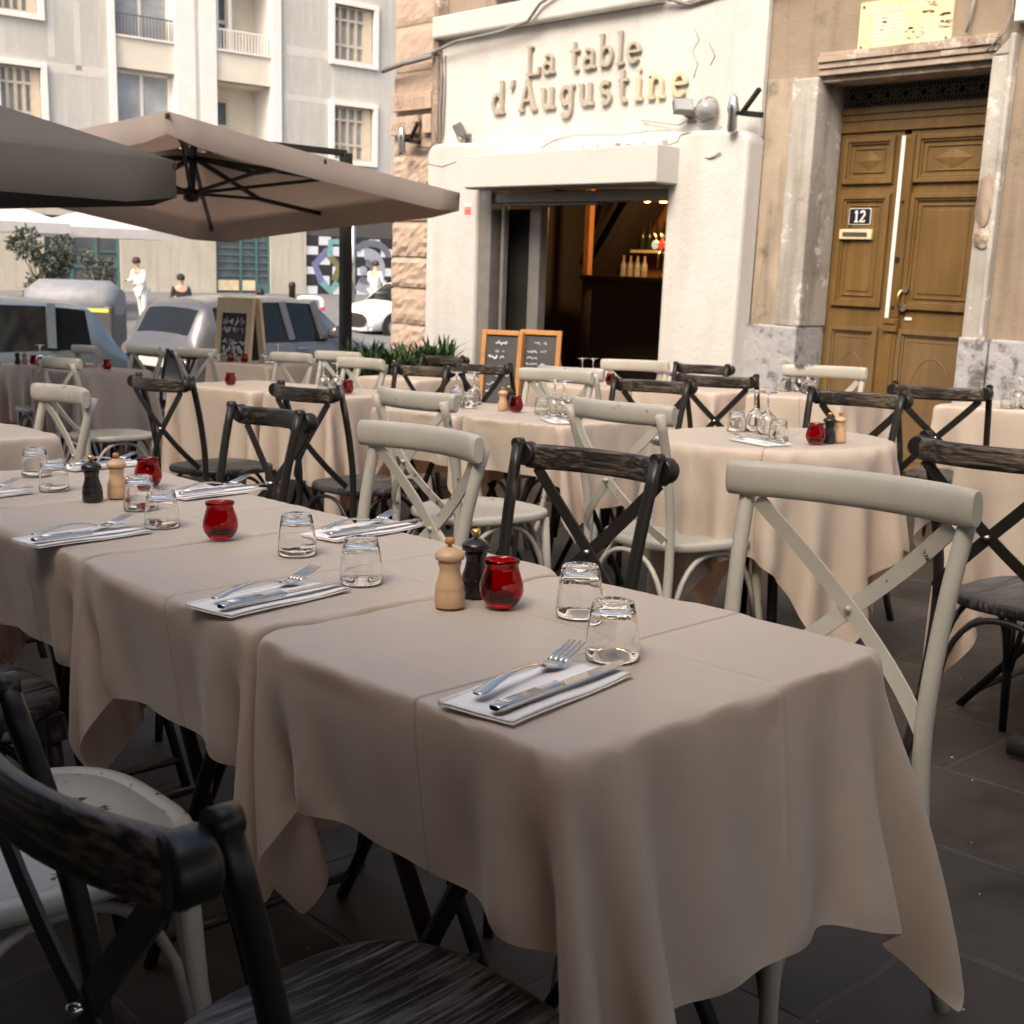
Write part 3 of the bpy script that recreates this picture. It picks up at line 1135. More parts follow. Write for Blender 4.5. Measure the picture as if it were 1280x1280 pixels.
for k in range(5):
    cx, cz, R_ = .14 + rr.uniform(-.03, .05), .05 + rr.uniform(-.02, .03), rr.uniform(.05, .1)
    b.tube([(cx + R_ * 1.1 * math.cos(t_ + k), -.03 - .008 * k, cz + R_ * .9 * math.sin(t_ + k)) for t_ in [q * .4 for q in range(12)]], .0055, 6)
b.tube([(.05, -.03, .0), (-.1, -.04, -.05), (-.3, -.03, -.02), (-.5, -.02, .01)], .004, 6)
b.tube(bez((.30, -.02, -.08), (.16, -.12, -.16), (.20, -.16, -.42), (.42, -.17, -.28)), .0055, 6)
b.build('cable_tangle', 'cable', fr)
b = MB()
b.lathe([(.0, 0), (.075, .01), (.08, .09), (.04, .13), (0, .135)], 14, (.19, -.07, -.02))
b.build('junction_bowl', 'pane_light', fr)

def bracket(x, y, z, label, flip=1):
    r = tag(empty('lantern_bracket', (x, y, z)), label, 'wall bracket')
    h = MB()
    h.bar((0, -.02, 0), (flip * .20, -.06, -.03), .045, .04)
    h.bar((0, -.02, 0), (flip * .17, -.06, .15), .03, .03)
    h.build('arm', 'dark_metal', r, bevel=.004)
    h = MB()
    h.lathe([(.03, -.14), (.038, -.12), (.034, -.02), (.045, .02), (.03, .10), (.012, .12), (0, .122)], 12, (-flip * .02, -.10, 0))
    h.build('lamp_head', 'chrome', r)
    h = MB()
    h.tube([(flip * -.02, -.02, 0), (flip * -.02, -.1, 0)], .016, 8)
    h.build('stem', 'dark_metal', r)
    return r
bracket(-5.47, 7.34, 2.36, 'forked black bracket with small chrome lamp at the white front\'s right edge')
bracket(-9.42, 7.40, 2.36, 'forked black bracket with chrome lamp on the stone corner')

def cable(name, pts, r, label, m='cable', cat='cable', extra=()):
    c = MB()
    c.tube(pts, r, 6)
    for e, rr_ in extra:
        c.tube(e, rr_, 6)
    o = c.build(name, m)
    tag(o, label, cat)
    return o
cable('facade_cable', [(-9.8, 7.36, 3.05), (-9.5, 7.35, 3.08), (-9.1, 7.36, 3.12), (-8.7, 7.33, 3.18), (-8.1, 7.33, 3.2), (-7.75, 7.31, 3.24), (-7.6, 7.3, 3.36), (-7.3, 7.31, 3.46), (-6.8, 7.32, 3.42), (-6.4, 7.33, 3.28), (-6.1, 7.42, 3.19), (-5.4, 7.43, 3.27), (-4.6, 7.44, 3.3), (-2.5, 7.44, 3.45)], .014,
      'sagging dark cable strung along the white ledge above the sign', 'cable', 'cable',
      [([(-9.8, 7.33, 3.02), (-9.45, 7.32, 3.06), (-9.35, 7.31, 3.06), (-9.05, 7.34, 3.09)], .024), ([(-7.2, 7.33, 3.5), (-6.9, 7.31, 3.44), (-6.5, 7.33, 3.36), (-6.2, 7.42, 3.21), (-5.6, 7.43, 3.22), (-4.5, 7.44, 3.26)], .011)])
cable('facade_cable', [(-9.03, 7.42, 3.1), (-9.0, 7.42, 2.9), (-9.01, 7.41, 2.6), (-8.99, 7.41, 2.35), (-9.08, 7.40, 2.28), (-9.3, 7.38, 2.3)], .012,
      'grey cables running down beside the stone corner', 'cable', 'cable',
      [([(-8.97, 7.43, 3.1), (-8.96, 7.43, 2.8), (-8.97, 7.42, 2.4), (-9.04, 7.40, 2.3)], .008), ([(-9.06, 7.37, 2.5), (-9.0, 7.36, 2.33), (-9.15, 7.36, 2.24)], .006)])
cable('facade_cable', [(-3.62, 7.46, 3.1), (-3.60, 7.46, 2.86), (-3.62, 7.44, 2.74), (-3.72, 7.41, 2.62)], .008,
      'thin bent cable at the right end of the door lintel', 'cable', 'cable', [([(-3.85, 7.46, 2.98), (-3.87, 7.46, 2.84), (-3.88, 7.45, 2.76)], .01)])
b = MB()
for k in range(5):
    b.tube([(.0 + k * .055 + .03 * math.cos(t_), -.02, .03 * math.sin(t_)) for t_ in [q * .5 for q in range(12)]], .008, 6)
o = b.build('cable_coil', 'cable')
o.location = (-3.90, 7.48, 3.05)
tag(o, 'coils of grey cable on the wall right of the gold plaque', 'cable')
b = MB()
b.box(0, .12, -.09, 0, 0, .5)
o = b.build('meter_box', 'white_enamel', bevel=.008)
o.location = (-3.565, 7.5, 2.78)
tag(o, 'white box high on the wall at the far right corner of the door', 'box')

# ------------------------------------------------------------------ inside the restaurant
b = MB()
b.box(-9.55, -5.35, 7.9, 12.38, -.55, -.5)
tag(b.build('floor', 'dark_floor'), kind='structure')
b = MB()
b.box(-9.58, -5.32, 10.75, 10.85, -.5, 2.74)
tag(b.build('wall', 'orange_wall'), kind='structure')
bar = tag(empty('bar_counter', (-7.5, 9.5, -.5)), 'dark bar counter seen through the shop opening', 'bar counter')
b = MB()
b.tube([(-1.12, 0, 0), (-1.12, 0, 1.6)], .32, 24)
b.box(-1.12, 2.1, -.32, .32, 0, 1.6)
b.build('front', 'dark_wall', bar)
b = MB()
b.tube([(-1.12, 0, 1.6), (-1.12, 0, 1.645)], .36, 24)
b.box(-1.12, 2.1, -.36, .36, 1.601, 1.644)
b.build('top', 'dark_mill', bar)
b = MB()
b.bar((-9.6, 10.3, .95), (-8.35, 10.3, 2.70), .5, .10)
b.bar((-9.55, 10.0, 1.28), (-8.5, 10.0, 2.74), .03, .04)
b.bar((-9.38, 10.0, 1.25), (-8.3, 10.0, 2.74), .03, .04)
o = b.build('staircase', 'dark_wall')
tag(o, 'dark sloping stair inside above the bar', 'staircase')
b = MB()
b.box(-9.02, -8.95, 9.45, 9.52, -.5, 2.7)
tag(b.build('pillar', 'orange_wall'), 'thin brown pillar inside left of the bar', 'pillar')
sh = tag(empty('bottle_shelf', (-8.7, 10.4, 1.10)), 'back bar shelf carrying bottles under the stair', 'shelf')
b = MB()
b.box(-.35, 1.2, -.16, .34, .30, .33)
b.build('upper_shelf', 'pale_wood', sh)
b = MB()
b.box(-.75, 1.2, -.18, .34, 0, .03)
b.build('lower_shelf', 'orange_wall', sh)
bt = MB()
bt.lathe([(.030, 0), (.036, .01), (.036, .12), (.030, .15), (.014, .18), (.013, .235), (.0, .237)], 12)
k0 = bt.build('bottle', 'bottle')
tag(k0, 'pale bottle standing on the lower bar shelf', 'bottle', 'pale bottles on the bar shelf')
kb = Kind(k0)
for k in range(4):
    o = kb.get()
    o.location = (-9.23 + k * .105, 10.34, 1.13)
bt = MB()
bt.lathe([(.030, 0), (.035, .01), (.035, .17), (.028, .21), (.013, .25), (.013, .31), (.0, .312)], 12)
k1 = bt.build('bottle', 'dark_bottle')
tag(k1, 'dark bottle on the upper bar shelf', 'bottle', 'dark bottles on the bar shelf')
kb = Kind(k1)
for k in range(7):
    o = kb.get()
    o.location = (-8.98 + k * .1, 10.36, 1.43)
tap = tag(empty('beer_tap', (-7.80, 9.35, 1.145)), 'chrome beer tap column with three round medallions on the bar', 'beer tap')
b = MB()
b.lathe([(.06, 0), (.05, .02), (.026, .05), (.024, .26), (.0, .27)], 14)
b.tube([(-.16, 0, .30), (.17, 0, .30)], .03, 10)
b.build('column', 'chrome', tap)
for k, (x, m) in enumerate(((-.09, 'lbl_blue'), (-.01, 'lbl_red'), (.11, 'lbl_blue'))):
    b = MB()
    b.tube([(x, -.04, .32), (x, -.06, .32)], .045, 16)
    b.build('medallion', m, tap)
    b = MB()
    b.tube([(x, -.03, .35), (x - .02, -.05, .43)], .010, 8)
    b.build('lever', 'brass', tap)
b = MB()
b.tube([(.0, -.03, .26), (.0, -.10, .24), (.0, -.11, .1)], .012, 8)
b.build('spout', 'chrome', tap)
for x, y, z in ((-7.99, 9.25, 1.93), (-7.74, 9.2, 1.92)):
    lp = tag(empty('pendant_lamp', (x, y, z)), 'glowing warm bulb hanging inside over the bar', 'lamp', 'warm bulbs over the bar')
    b = MB()
    b.lathe([(0, -.06), (.035, -.05), (.05, -.01), (.035, .035), (.015, .06)], 14)
    b.build('bulb', 'bulb', lp)
    b = MB()
    b.tube([(0, 0, .06), (0, 0, .7)], .006, 6)
    b.build('cord', 'dark_metal', lp)
    ld = bpy.data.lights.new('bulb_light', 'POINT')
    ld.energy = 16
    ld.color = (1, .55, .22)
    ld.shadow_soft_size = .08
    lo = bpy.data.objects.new('bulb_light', ld)
    COL.objects.link(lo)
    lo.parent = lp
    lo.location = (0, 0, -.12)

# ------------------------------------------------------------------ block of flats across the street
FL = tag(empty('apartment_block', (-37.28, 22.62, 0), (0, 0, math.radians(85.5))), 'grey rendered block of flats with cream loggias and barred shutters across the street', 'building')
def fp(name, mb, m, parent=None, bevel=0):
    return mb.build(name, m, parent or FL, bevel, 0, False)
TOP = 17.5
holes = []
for lv in range(4):
    z0 = 4.67 + 3.4 * lv
    holes += [(-8.5, -7.27, z0, z0 + 1.86), (2.93, 4.58, z0, z0 + 1.86)]
b = MB()
b.box(-20, -8.5, 0, .3, 3.2, TOP)
b.box(-7.27, -5.13, 0, .3, 3.2, TOP)
b.box(.82, 2.93, 0, .3, 3.2, TOP)
b.box(4.58, 16, 0, .3, 3.2, TOP)
for x0, x1 in ((-8.5, -7.27), (2.93, 4.58)):
    zc = 3.2
    for lv in range(4):
        z0 = 4.67 + 3.4 * lv
        b.box(x0, x1, 0, .3, zc, z0)
        zc = z0 + 1.86
    b.box(x0, x1, 0, .3, zc, TOP)
fp('wall', b, 'facade')
b = MB()
b.box(-20, 16, 1.8, 2.1, -.3, TOP)
b.box(-20, -19.7, .3, 1.8, -.3, TOP)
b.box(15.7, 16, .3, 1.8, -.3, TOP)
b.box(-20, 16, 0, 2.1, TOP, TOP + .3)
fp('back_wall', b, 'facade')
b = MB()
for x0, x1 in ((-20, -7.4), (-4.98, -1.66), (.41, 1.82), (6.6, 16)):
    b.box(x0, x1, -.04, .3, -.5, 3.2)
b.box(-7.4, -4.98, -.04, .3, 2.2, 3.2)
b.box(-1.66, .41, -.04, .3, 2.3, 3.2)
b.box(1.82, 6.6, -.04, .3, 2.9, 3.2)
fp('ground_floor_wall', b, 'base_render')
# loggias
for bi, (x0, x1) in enumerate(((-4.95, -2.96), (-1.55, .5))):
    for lv in range(4):
        z0 = 3.45 + 3.42 * lv
        b = MB()
        b.box(x0, x1, .02, .2, z0, z0 + .92)
        b.box(x0, x1, .2, 1.6, z0 + .1, z0 + .3)
        p_ = fp('parapet', b, 'cream_trim')
        b = MB()
        b.box(x0 - .02, x1 + .02, -.06, .22, z0 + .92, z0 + .98)
        fp('ledge', b, 'white_trim', p_)
        b = MB()
        n = 18
        for k in range(n + 1):
            xx = x0 + (x1 - x0) * k / n
            b.box(xx - .012, xx + .012, .05, .075, z0 + .98, z0 + 1.62)
        b.box(x0, x1, .045, .085, z0 + 1.6, z0 + 1.65)
        fp('railing', b, 'white_trim' if bi else 'grey_metal', p_)
        b = MB()
        if bi == 0:
            b.box(x0, x1, .45, .5, z0 + .98, z0 + 3.42)
            wv = fp('window', b, 'pane_light')
            b = MB()
            for xx in (x0, (x0 + x1) / 2 - .04, x1 - .1):
                b.box(xx, xx + .1, .4, .45, z0 + .98, z0 + 3.42)
            b.box(x0, x1, .4, .449, z0 + 3.3, z0 + 3.42)
            fp('frame', b, 'white_trim', wv)
        else:
            b.box(x0, x1, 1.3, 1.4, z0 + .3, z0 + 3.42)
            fp('loggia_wall', b, 'cream_trim')
            b = MB()
            b.box(x0 + .1, x0 + .95, 1.25, 1.29, z0 + .3, z0 + 2.9)
            wv = fp('window', b, 'pane')
            b = MB()
            for xx in (x0 + .05, x0 + .48, x0 + .92):
                b.box(xx, xx + .1, 1.2, 1.249, z0 + .3, z0 + 2.95)
            for zz in (1.1, 2.0, 2.85):
                b.box(x0 + .05, x0 + 1.02, 1.19, 1.2, z0 + zz, z0 + zz + .12)
            fp('frame', b, 'shutter', wv)
            if lv > 0:
                b = MB()
                b.box(x0 + .15, x0 + .28, .3, .36, z0 + .98, z0 + 3.4)
                b.box(x0 + .62, x0 + .75, .3, .36, z0 + .98, z0 + 3.4)
                fp('frame', b, 'white_trim', wv)
        b = MB()
        b.box(x0, x1, .3, 1.4, z0 + 3.36, z0 + 3.42)
        fp('loggia_ceiling', b, 'cream_trim')
b = MB()
b.box(-2.96, -2.3, -.1, 1.4, 3.2, TOP)
b.box(-2.1, -1.55, -.1, 1.4, 3.2, TOP)
b.box(-2.3, -2.1, .05, 1.4, 3.2, TOP)
b.box(-5.14, -4.95, -.12, 1.4, 3.2, TOP)
b.box(.5, .83, -.12, 1.4, 3.2, TOP)
fp('pilaster', b, 'white_trim')
for x0, x1, z0, z1 in holes:
    b = MB()
    wd = .17
    b.box(x0 - wd, x0, -.12, .3, z0 - wd, z1 + wd)
    b.box(x1, x1 + wd, -.12, .3, z0 - wd, z1 + wd)
    b.box(x0, x1, -.119, .3, z0 - wd, z0)
    b.box(x0, x1, -.119, .3, z1, z1 + wd)
    fr_ = fp('window', b, 'white_trim')
    b = MB()
    b.box(x0, x1, .26, .29, z0, z1)
    fp('pane', b, 'pane_light', fr_)
    b = MB()
    n = 4
    for k in range(n + 1):
        xx = x0 + (x1 - x0) * (.02 + .8 * k / n)
        b.box(xx - .05, xx + .05, .15, .25, z0, z1)
    for zz in (z0, z0 + .5, z0 + 1.35, z1 - .08):
        b.box(x0, x1, .14, .15, zz, zz + .08)
    b.box(x0 + .84 * (x1 - x0), x1, .12, .26, z0, z1)
    fp('shutter', b, 'shutter', fr_)
# faint repair bands in the render
b = MB()
for x0, x1, z0, z1 in ((-7.0, -6.8, 6.9, 9.6), (-6.2, -6.0, 6.6, 8.6), (2.85, 3.0, 6.75, 7.8), (-7.2, -5.2, 6.45, 6.75), (1.0, 3.4, 6.5, 6.7), (1.1, 2.7, 8.0, 8.3)):
    b = MB()
    b.box(x0, x1, -.004, .0, z0, z1)
    fp('repair_band', b, 'facade_pale')
# teal entrance door, shop windows, painted shutter
b = MB()
b.box(-1.66, .41, .1, .16, -.15, 2.3)
d_ = fp('entrance', b, 'pane')
b = MB()
for k in range(8):
    b.box(-1.66, .41, .06, .0995, .42 + k * .24, .47 + k * .24)
for xx in (-1.66, -.75, -.15, .33):
    b.box(xx, xx + .09, .04, .06, -.15, 2.3)
b.box(-.1, .41, .03, .0395, -.15, .2)
fp('bars', b, 'teal', d_)
b = MB()
b.box(-1.6, -.78, .05, .0995, -.05, .3)
b.box(-.66, -.16, .05, .0995, -.05, .3)
fp('kick_panel', b, 'pale_wood', d_)
b = MB()
b.box(-7.4, -4.98, .1, .16, -.5, 2.2)
d_ = fp('shop_window', b, 'pane')
b = MB()
for xx in (-7.4, -6.6, -5.8, -5.08):
    b.box(xx, xx + .1, .04, .0995, -.5, 2.2)
b.box(-7.4, -4.98, .045, .0995, .6, .68)
b.box(-7.4, -4.98, .045, .0995, 1.1, 1.16)
fp('bars', b, 'teal', d_)
b = MB()
b.box(1.82, 6.6, .05, .12, -.3, 2.9)
for k in range(10):
    b.box(1.82, 6.6, .04, .05, 2.02 + k * .09, 2.07 + k * .09)
sr = fp('roller_shutter', b, 'roller')
b = MB()
b.box(1.82, 6.6, .030, .0365, -.2, 1.95)
fp('mural_ground', b, 'mural_black', sr)
b = MB()
rr = random.Random(9)
for i in range(9):
    for j in range(6):
        if (i + j) % 2 == 0:
            x, zz = 1.84 + i * .53, -.18 + j * .355
            dx, dz = rr.uniform(0, .06), rr.uniform(0, .05)
            b.box(x + dx, min(x + .5 - dx, 6.58), .024, .0295, zz + dz, zz + .345 - dz)
fp('mural_squares', b, 'mural_white', sr)
def band(pts, wd, y, m):
    q = MB()
    q.ribbon(pts, wd, -y, -y + .004, Matrix(((1, 0, 0, 0), (0, 0, -1, 0), (0, 1, 0, 0), (0, 0, 0, 1))))
    fp('mural_band', q, m, sr)
for ox in (0, 3.65):
    band([(2.75 + ox, 1.45), (2.2 + ox, .92), (2.5 + ox, .25)], .28, .022, 'mural_violet')
    band([(2.5 + ox, .3), (2.85 + ox, -.02), (3.15 + ox, .3)], .28, .017, 'mural_teal')
    band([(2.7 + ox, 1.35), (3.2 + ox, .85), (3.0 + ox, .35)], .26, .012, 'mural_olive')
    band([(2.8 + ox, 1.2), (2.85 + ox, 1.75), (3.3 + ox, 1.75)], .24, .008, 'mural_teal')
band(arc(4.4, .75, .62, .62, 100, -130, 14), .42, .019, 'mural_pale')
band(arc(4.35, .7, .34, .34, 90, -130, 12), .26, .014, 'mural_grey')
band(arc(4.6, 1.25, .75, .5, 150, 0, 12), .26, .010, 'mural_grey')
b = MB()
b.tube([(4.25, .035, .75), (4.25, -.0, .75)], .16, 12)
fp('mural_hub', b, 'mural_pale', sr)

# ------------------------------------------------------------------ parasols
def canopy_parasol(name, label, corners, rise, mcan, val=.26, hub_drop=.42, ribs=True, mast=None, arm_top=None, scallop=0.0, sag=.05):
    """square canopy on four corners (world), mast beside it; all parts in world coordinates relative to the base"""
    C4 = [Vector(c) for c in corners]
    ctr = sum(C4, Vector()) / 4
    nrm = (C4[2] - C4[0]).cross(C4[3] - C4[1]).normalized()
    if nrm.z < 0:
        nrm.negate()
    peak = ctr + nrm * rise
    base = Vector(mast[0]) if mast else Vector((ctr.x, ctr.y, G(ctr.x, ctr.y)))
    r = tag(empty(name, base), label, 'parasol')
    mb = MB()
    N, R_ = 12, 8
    ringpts = []
    for e in range(4):
        for k in range(N):
            t = k / N
            p = C4[e].lerp(C4[(e + 1) % 4], t)
            inw = (ctr - p).normalized()
            p = p + inw * sag * 4 * t * (1 - t) * .9
            ringpts.append(p)
    n = len(ringpts)
    rows = []
    for j in range(R_ + 1):
        t = .07 + .93 * j / R_
        row = []
        for i, p in enumerate(ringpts):
            q = peak.lerp(p, t)
            f = (i % N) / N
            q = q - nrm * (.10 * math.sin(PI * f) * math.sin(PI * min(1, t)) * .9)
            row.append(q)
        rows.append(row)
    vrow = []
    for i, p in enumerate(rows[-1]):
        f = (i % N) / N
        edge = min(f, 1 - f) * N
        dn = val * (1 - scallop * (abs(math.sin(3 * PI * f)) < .3)) * (.82 if edge < .6 else 1)
        vrow.append((p - nrm * dn * .55 - Vector((0, 0, dn * .45))))
    rows.append(vrow)
    for row in rows:
        mb.v += [tuple(q - base) for q in row]
    for j in range(len(rows) - 1):
        for i in range(n):
            mb.f.append((j * n + i, j * n + (i + 1) % n, (j + 1) * n + (i + 1) % n, (j + 1) * n + i))
    mb.build('canopy', mcan, r)
    # vent cap
    mb = MB()
    vr = []
    for t, up in ((.0, .10), (.16, .05)):
        vr.append([peak.lerp(p, t) + nrm * up for p in ringpts])
    for row in vr:
        mb.v += [tuple(q - base) for q in row]
    for i in range(n):
        mb.f.append((i, (i + 1) % n, n + (i + 1) % n, n + i))
    mb.build('vent', mcan, r)
    hub = peak - nrm * hub_drop
    for e in range(4):
        for t in ((0, .5) if ribs else (0,)):
            p = C4[e].lerp(C4[(e + 1) % 4], t)
            if t:
                p = p + (ctr - p).normalized() * sag * .9
            mb = MB()
            off = nrm * -.035
            a = peak - nrm * .06
            mid = a.lerp(p, .5) - nrm * (.09 if t else .01)
            mb.bar(a + off - base, mid + off - base, .026, .03, nrm)
            mb.bar(mid + off - base, p + off * .8 - base, .026, .03, nrm)
            rb = mb.build('rib', 'dark_metal', r)
            mb = MB()
            mb.bar(hub - base, mid + off - base, .02, .022, nrm)
            mb.build('strut', 'dark_metal', r)
    mb = MB()
    mb.tube([hub - nrm * .06 - base, peak + nrm * .08 - base], .028, 10)
    mb.tube([hub - nrm * .05 - base, hub + nrm * .03 - base], .055, 10)
    mb.build('hub', 'dark_metal', r)
    if mast:
        b0, b1 = Vector(mast[0]), Vector(mast[1])
        mb = MB()
        mb.bar(b0 - base, b1 - base, .085, .085, (1, 0, 0))
        mb.build('pole', 'dark_metal', r, bevel=.012)
        mb = MB()
        mb.bar(b1 - base, peak + nrm * .06 - base, .05, .05)
        mb.build('arm', 'dark_metal', r, bevel=.008)
        mb = MB()
        mb.box(-.45, .45, -.45, .45, 0.0, .05)
        mb.build('base', 'dark_metal', r, bevel=.01)
    else:
        mb = MB()
        mb.tube([(0, 0, 0), hub - base], .03, 10)
        mb.build('pole', 'dark_metal', r)
        mb = MB()
        mb.lathe([(.30, 0), (.30, .05), (.06, .08), (.045, .3), (.0, .3)], 20)
        mb.build('base', 'dark_metal', r)
    return r

canopy_parasol('parasol', 'tilted terracotta parasol on a black side mast beside the stone corner',
               [(-9.805, 5.464, 1.469), (-6.93, 5.909, 1.738), (-6.76, 3.49, 2.05), (-9.706, 3.015, 1.874)], .24, 'canopy', .16, .36,
               mast=((-8.25, 5.82, G(-8.25, 5.82)), (-8.40, 5.92, 2.08)))
gx, gy, gz = -6.06, 3.17, 1.715
canopy_parasol('parasol', 'taupe parasol with straight valance at the left edge, in front of the terracotta one',
               [(gx, gy, gz), (gx, gy - 3.3, gz + .06), (gx - 3.3, gy - 3.3, gz + .02), (gx - 3.3, gy, gz)], .62, 'canopy_grey', .23, .4, sag=.02)
# unseen parasols and house front, added to keep light off the near tables
for px_, py_, lab in ((-2.0, -1.82, 'unseen taupe parasol added behind the camera for shade, left'), (-5.65, -1.7, 'unseen taupe parasol added for shade, left of the near row'), (1.6, 1.2, 'unseen taupe parasol added for shade, right of the nearest row'), (1.75, -2.5, 'unseen taupe parasol added behind the camera for shade, right')):
    q = 1.78
    zc = 2.15
    canopy_parasol('parasol', lab, [(px_ + q, py_ + q, zc), (px_ - q, py_ + q, zc), (px_ - q, py_ - q, zc), (px_ + q, py_ - q, zc)], .5, 'canopy_grey', .2, .4, sag=.02,
                   mast=((px_ + .3, py_ - 2.1, G(px_, py_)), (px_ + .3, py_ - 2.1, 2.7)))
oh = tag(empty('light_block_house', (-2, -5.9, 0)), 'unseen tall house front added behind the camera to block light', 'building')  # added wall, tall enough to dim the restaurant front
b = MB()
b.box(-11, 12, -1.2, -.8, -.5, 10.5)
b.build('wall', 'light_block', oh)
b = MB()
for k in range(6):
    for lv in range(2):
        b = MB()
        b.box(-6.6 + k * 3, -5.4 + k * 3, -.83, -.79, 1.0 + lv * 3.4, 3.0 + lv * 3.4)
        b.build('window', 'pane', oh)
# far white parasols of the terrace across the street
def far_parasol(x, y, z, sz, label):
    r = tag(empty('parasol', (x, y, strip_z(x, y))), label, 'parasol', 'white parasols across the street')
    zz = z - strip_z(x, y)
    mb = MB()
    ring_ = [(sz, sz), (0, sz * 1.0), (-sz, sz), (-sz, 0), (-sz, -sz), (0, -sz), (sz, -sz), (sz, 0)]
    mb.v = [(0, 0, zz + .55)] + [(a, c, zz) for a, c in ring_] + [(a, c, zz - .25) for a, c in ring_]
    for k in range(8):
        mb.f.append((0, 1 + k, 1 + (k + 1) % 8))
        mb.f.append((1 + k, 9 + k, 9 + (k + 1) % 8, 1 + (k + 1) % 8))
    mb.build('canopy', 'canopy_white', r, smooth=False)
    mb = MB()
    mb.tube([(0, 0, 0), (0, 0, zz + .5)], .04, 8)
    mb.build('pole', 'grey_metal', r)
    return r
far_parasol(-31.6, 14.2, 1.75, 1.5, 'white parasol across the street before the teal shop windows')
far_parasol(-31.0, 11.2, 1.8, 1.4, 'white parasol across the street between the grey shrubs')
far_parasol(-28.5, 8.0, 1.55, 1.3, 'white parasol across the street at the far left')

# ------------------------------------------------------------------ cars
def make_car(x, y, rz, label, m, L, W, H, st, z0=-.80, roof_m=None, pillar_m=None, front_lamps=False, grille=False):
    """st: stations from tail to nose (x, roof/bonnet z, half width there, belt z, half width at belt, half width max, glass?)"""
    r = tag(empty('parked_car', (x, y, z0), (0, 0, rz)), label, 'car')
    body, glass = MB(), MB()
    secs = []
    fine = []
    for i in range(len(st) - 1):                     # smooth the stations lengthwise
        p0, p1, p2, p3 = (st[max(0, min(len(st) - 1, i + q))] for q in (-1, 0, 1, 2))
        for k in range(4):
            t = k / 4
            row = [p1[0] + (p2[0] - p1[0]) * t]
            for c_ in range(1, 6):
                a_, b_, d_, e_ = p0[c_], p1[c_], p2[c_], p3[c_]
                v = .5 * (2 * b_ + (d_ - a_) * t + (2 * a_ - 5 * b_ + 4 * d_ - e_) * t * t + (3 * b_ - a_ - 3 * d_ + e_) * t ** 3)
                row.append(b_ + (d_ - b_) * t if abs(v - (b_ + (d_ - b_) * t)) > .03 else v)
            fine.append((*row, p1[6]))
    fine.append(st[-1])
    st = fine
    for (sx, zr, wr, zb, wb, wm, g) in st:
        sec = [(0, zr), (wr * .45, zr - .008), (wr * .8, zr - .028), (wr, zr - .075), (wb, zb), (wm, zb - .10), (wm + .01, .48), (wm - .03, .24), (wm * .6, .18)]
        full = [(-a, b_) for a, b_ in reversed(sec[1:])] + sec
        secs.append([(sx, a, b_) for a, b_ in full])
    n = len(secs[0])
    for sc in secs:
        body.v += sc
    panes = {}
    for i in range(len(secs) - 1):
        for k in range(n - 1):
            f = (i * n + k, i * n + k + 1, (i + 1) * n + k + 1, (i + 1) * n + k)
            g = st[i][6]
            side = k in (4, 11)
            top = k in (6, 7, 8, 9)
            if (g == 'side' and side) or (g == 'screen' and top):
                key = ('side', k, i // 4) if g == 'side' else ('screen', 0, 0 if i < len(secs) / 2 else 1)
                panes.setdefault(key, []).append(f)
            else:
                body.f.append(f)
    body.f.append(tuple(range(n)))
    body.f.append(tuple(len(secs) * n - n + k for k in range(n))[::-1])
    body.build('body', m, r)
    for key, fl_ in panes.items():
        glass = MB()
        used = sorted({q for f in fl_ for q in f})
        glass.v = [body.v[q] for q in used]
        glass.f = [tuple(used.index(q) for q in f) for f in fl_]
        glass.build('windscreen' if key[0] == 'screen' else 'window', 'car_glass', r)
    for sx in (-L * .32, L * .33):
        for sy in (-1, 1):
            wh = MB()
            wy = sy * (W / 2 - .10)
            wh.tube([(sx, wy, .31), (sx, wy + sy * .125, .31)], .31, 20)
            wo = wh.build('wheel', 'rubber', r)
            rm = MB()
            rm.tube([(sx, wy + sy * .126, .31), (sx, wy + sy * .135, .31)], .21, 16)
            rm.build('rim', 'alloy', wo)
            ah = MB()
            ah.tube([(sx, wy + sy * .04, .33), (sx, wy + sy * .108, .33)], .37, 22)
            ah.build('wheel_arch', 'rubber', r)
    for sy in (-1, 1):
        mr = MB()
        mr.tube([(L * .17, sy * (W / 2 - .04), H * .66), (L * .17, sy * (W / 2 + .13), H * .69)], [(.05, .07), (.06, .085)], 10)
        mr.build('mirror', m, r)
        tl = MB()
        tl.box(-L / 2 + .03, -L / 2 + .12, sy * W * .36 - .06, sy * W * .36 + .06, .66, .82)
        tl.build('tail_light', 'lamp_red', r, bevel=.02)
        hl = MB()
        hl.tube([(L / 2 - .30, sy * (W * .36), .66), (L / 2 - .06, sy * (W * .34), .62)], [(.05, .05), (.13, .09)], 12)
        hl.build('headlight', 'lamp_white', r)
        for hx in (.02, -L * .21):
            dh = MB()
            dh.box(hx - .09, hx + .09, sy * (W / 2 + .005) - .02, sy * (W / 2 + .005) + .02, .80, .83)
            dh.build('door_handle', 'chrome', r)
        for hx in (L * .135, -L * .03, -L * .25):
            pb = MB()
            wtop = W / 2 * .76
            pb.bar((hx, sy * (W / 2 - .045), H * .62), (hx - .06, sy * (wtop + .01), H * .955), .05, .09, (1, 0, 0))
            pb.build('pillar', m if not pillar_m else pillar_m, r)
    pt = MB()
    pt.box(-L / 2 - .03, -L / 2 - .012, -.26, .26, .60, .71)
    pt.build('number_plate', 'white_enamel', r)
    if grille:
        gq = MB()
        gq.tube([(L / 2 - .10, 0, .44), (L / 2 + .025, 0, .44)], [(.62, .17), (.56, .15)], 18, up=(0, 0, 1), power=3)
        gq.build('grille', 'rubber', r)
        gq = MB()
        gq.tube([(L / 2 - .1, -.72, .245), (L / 2 + .02, -.5, .235), (L / 2 + .02, .5, .235), (L / 2 - .1, .72, .245)], .028, 8)
        gq.build('bumper_trim', 'car_white', r)
    return r

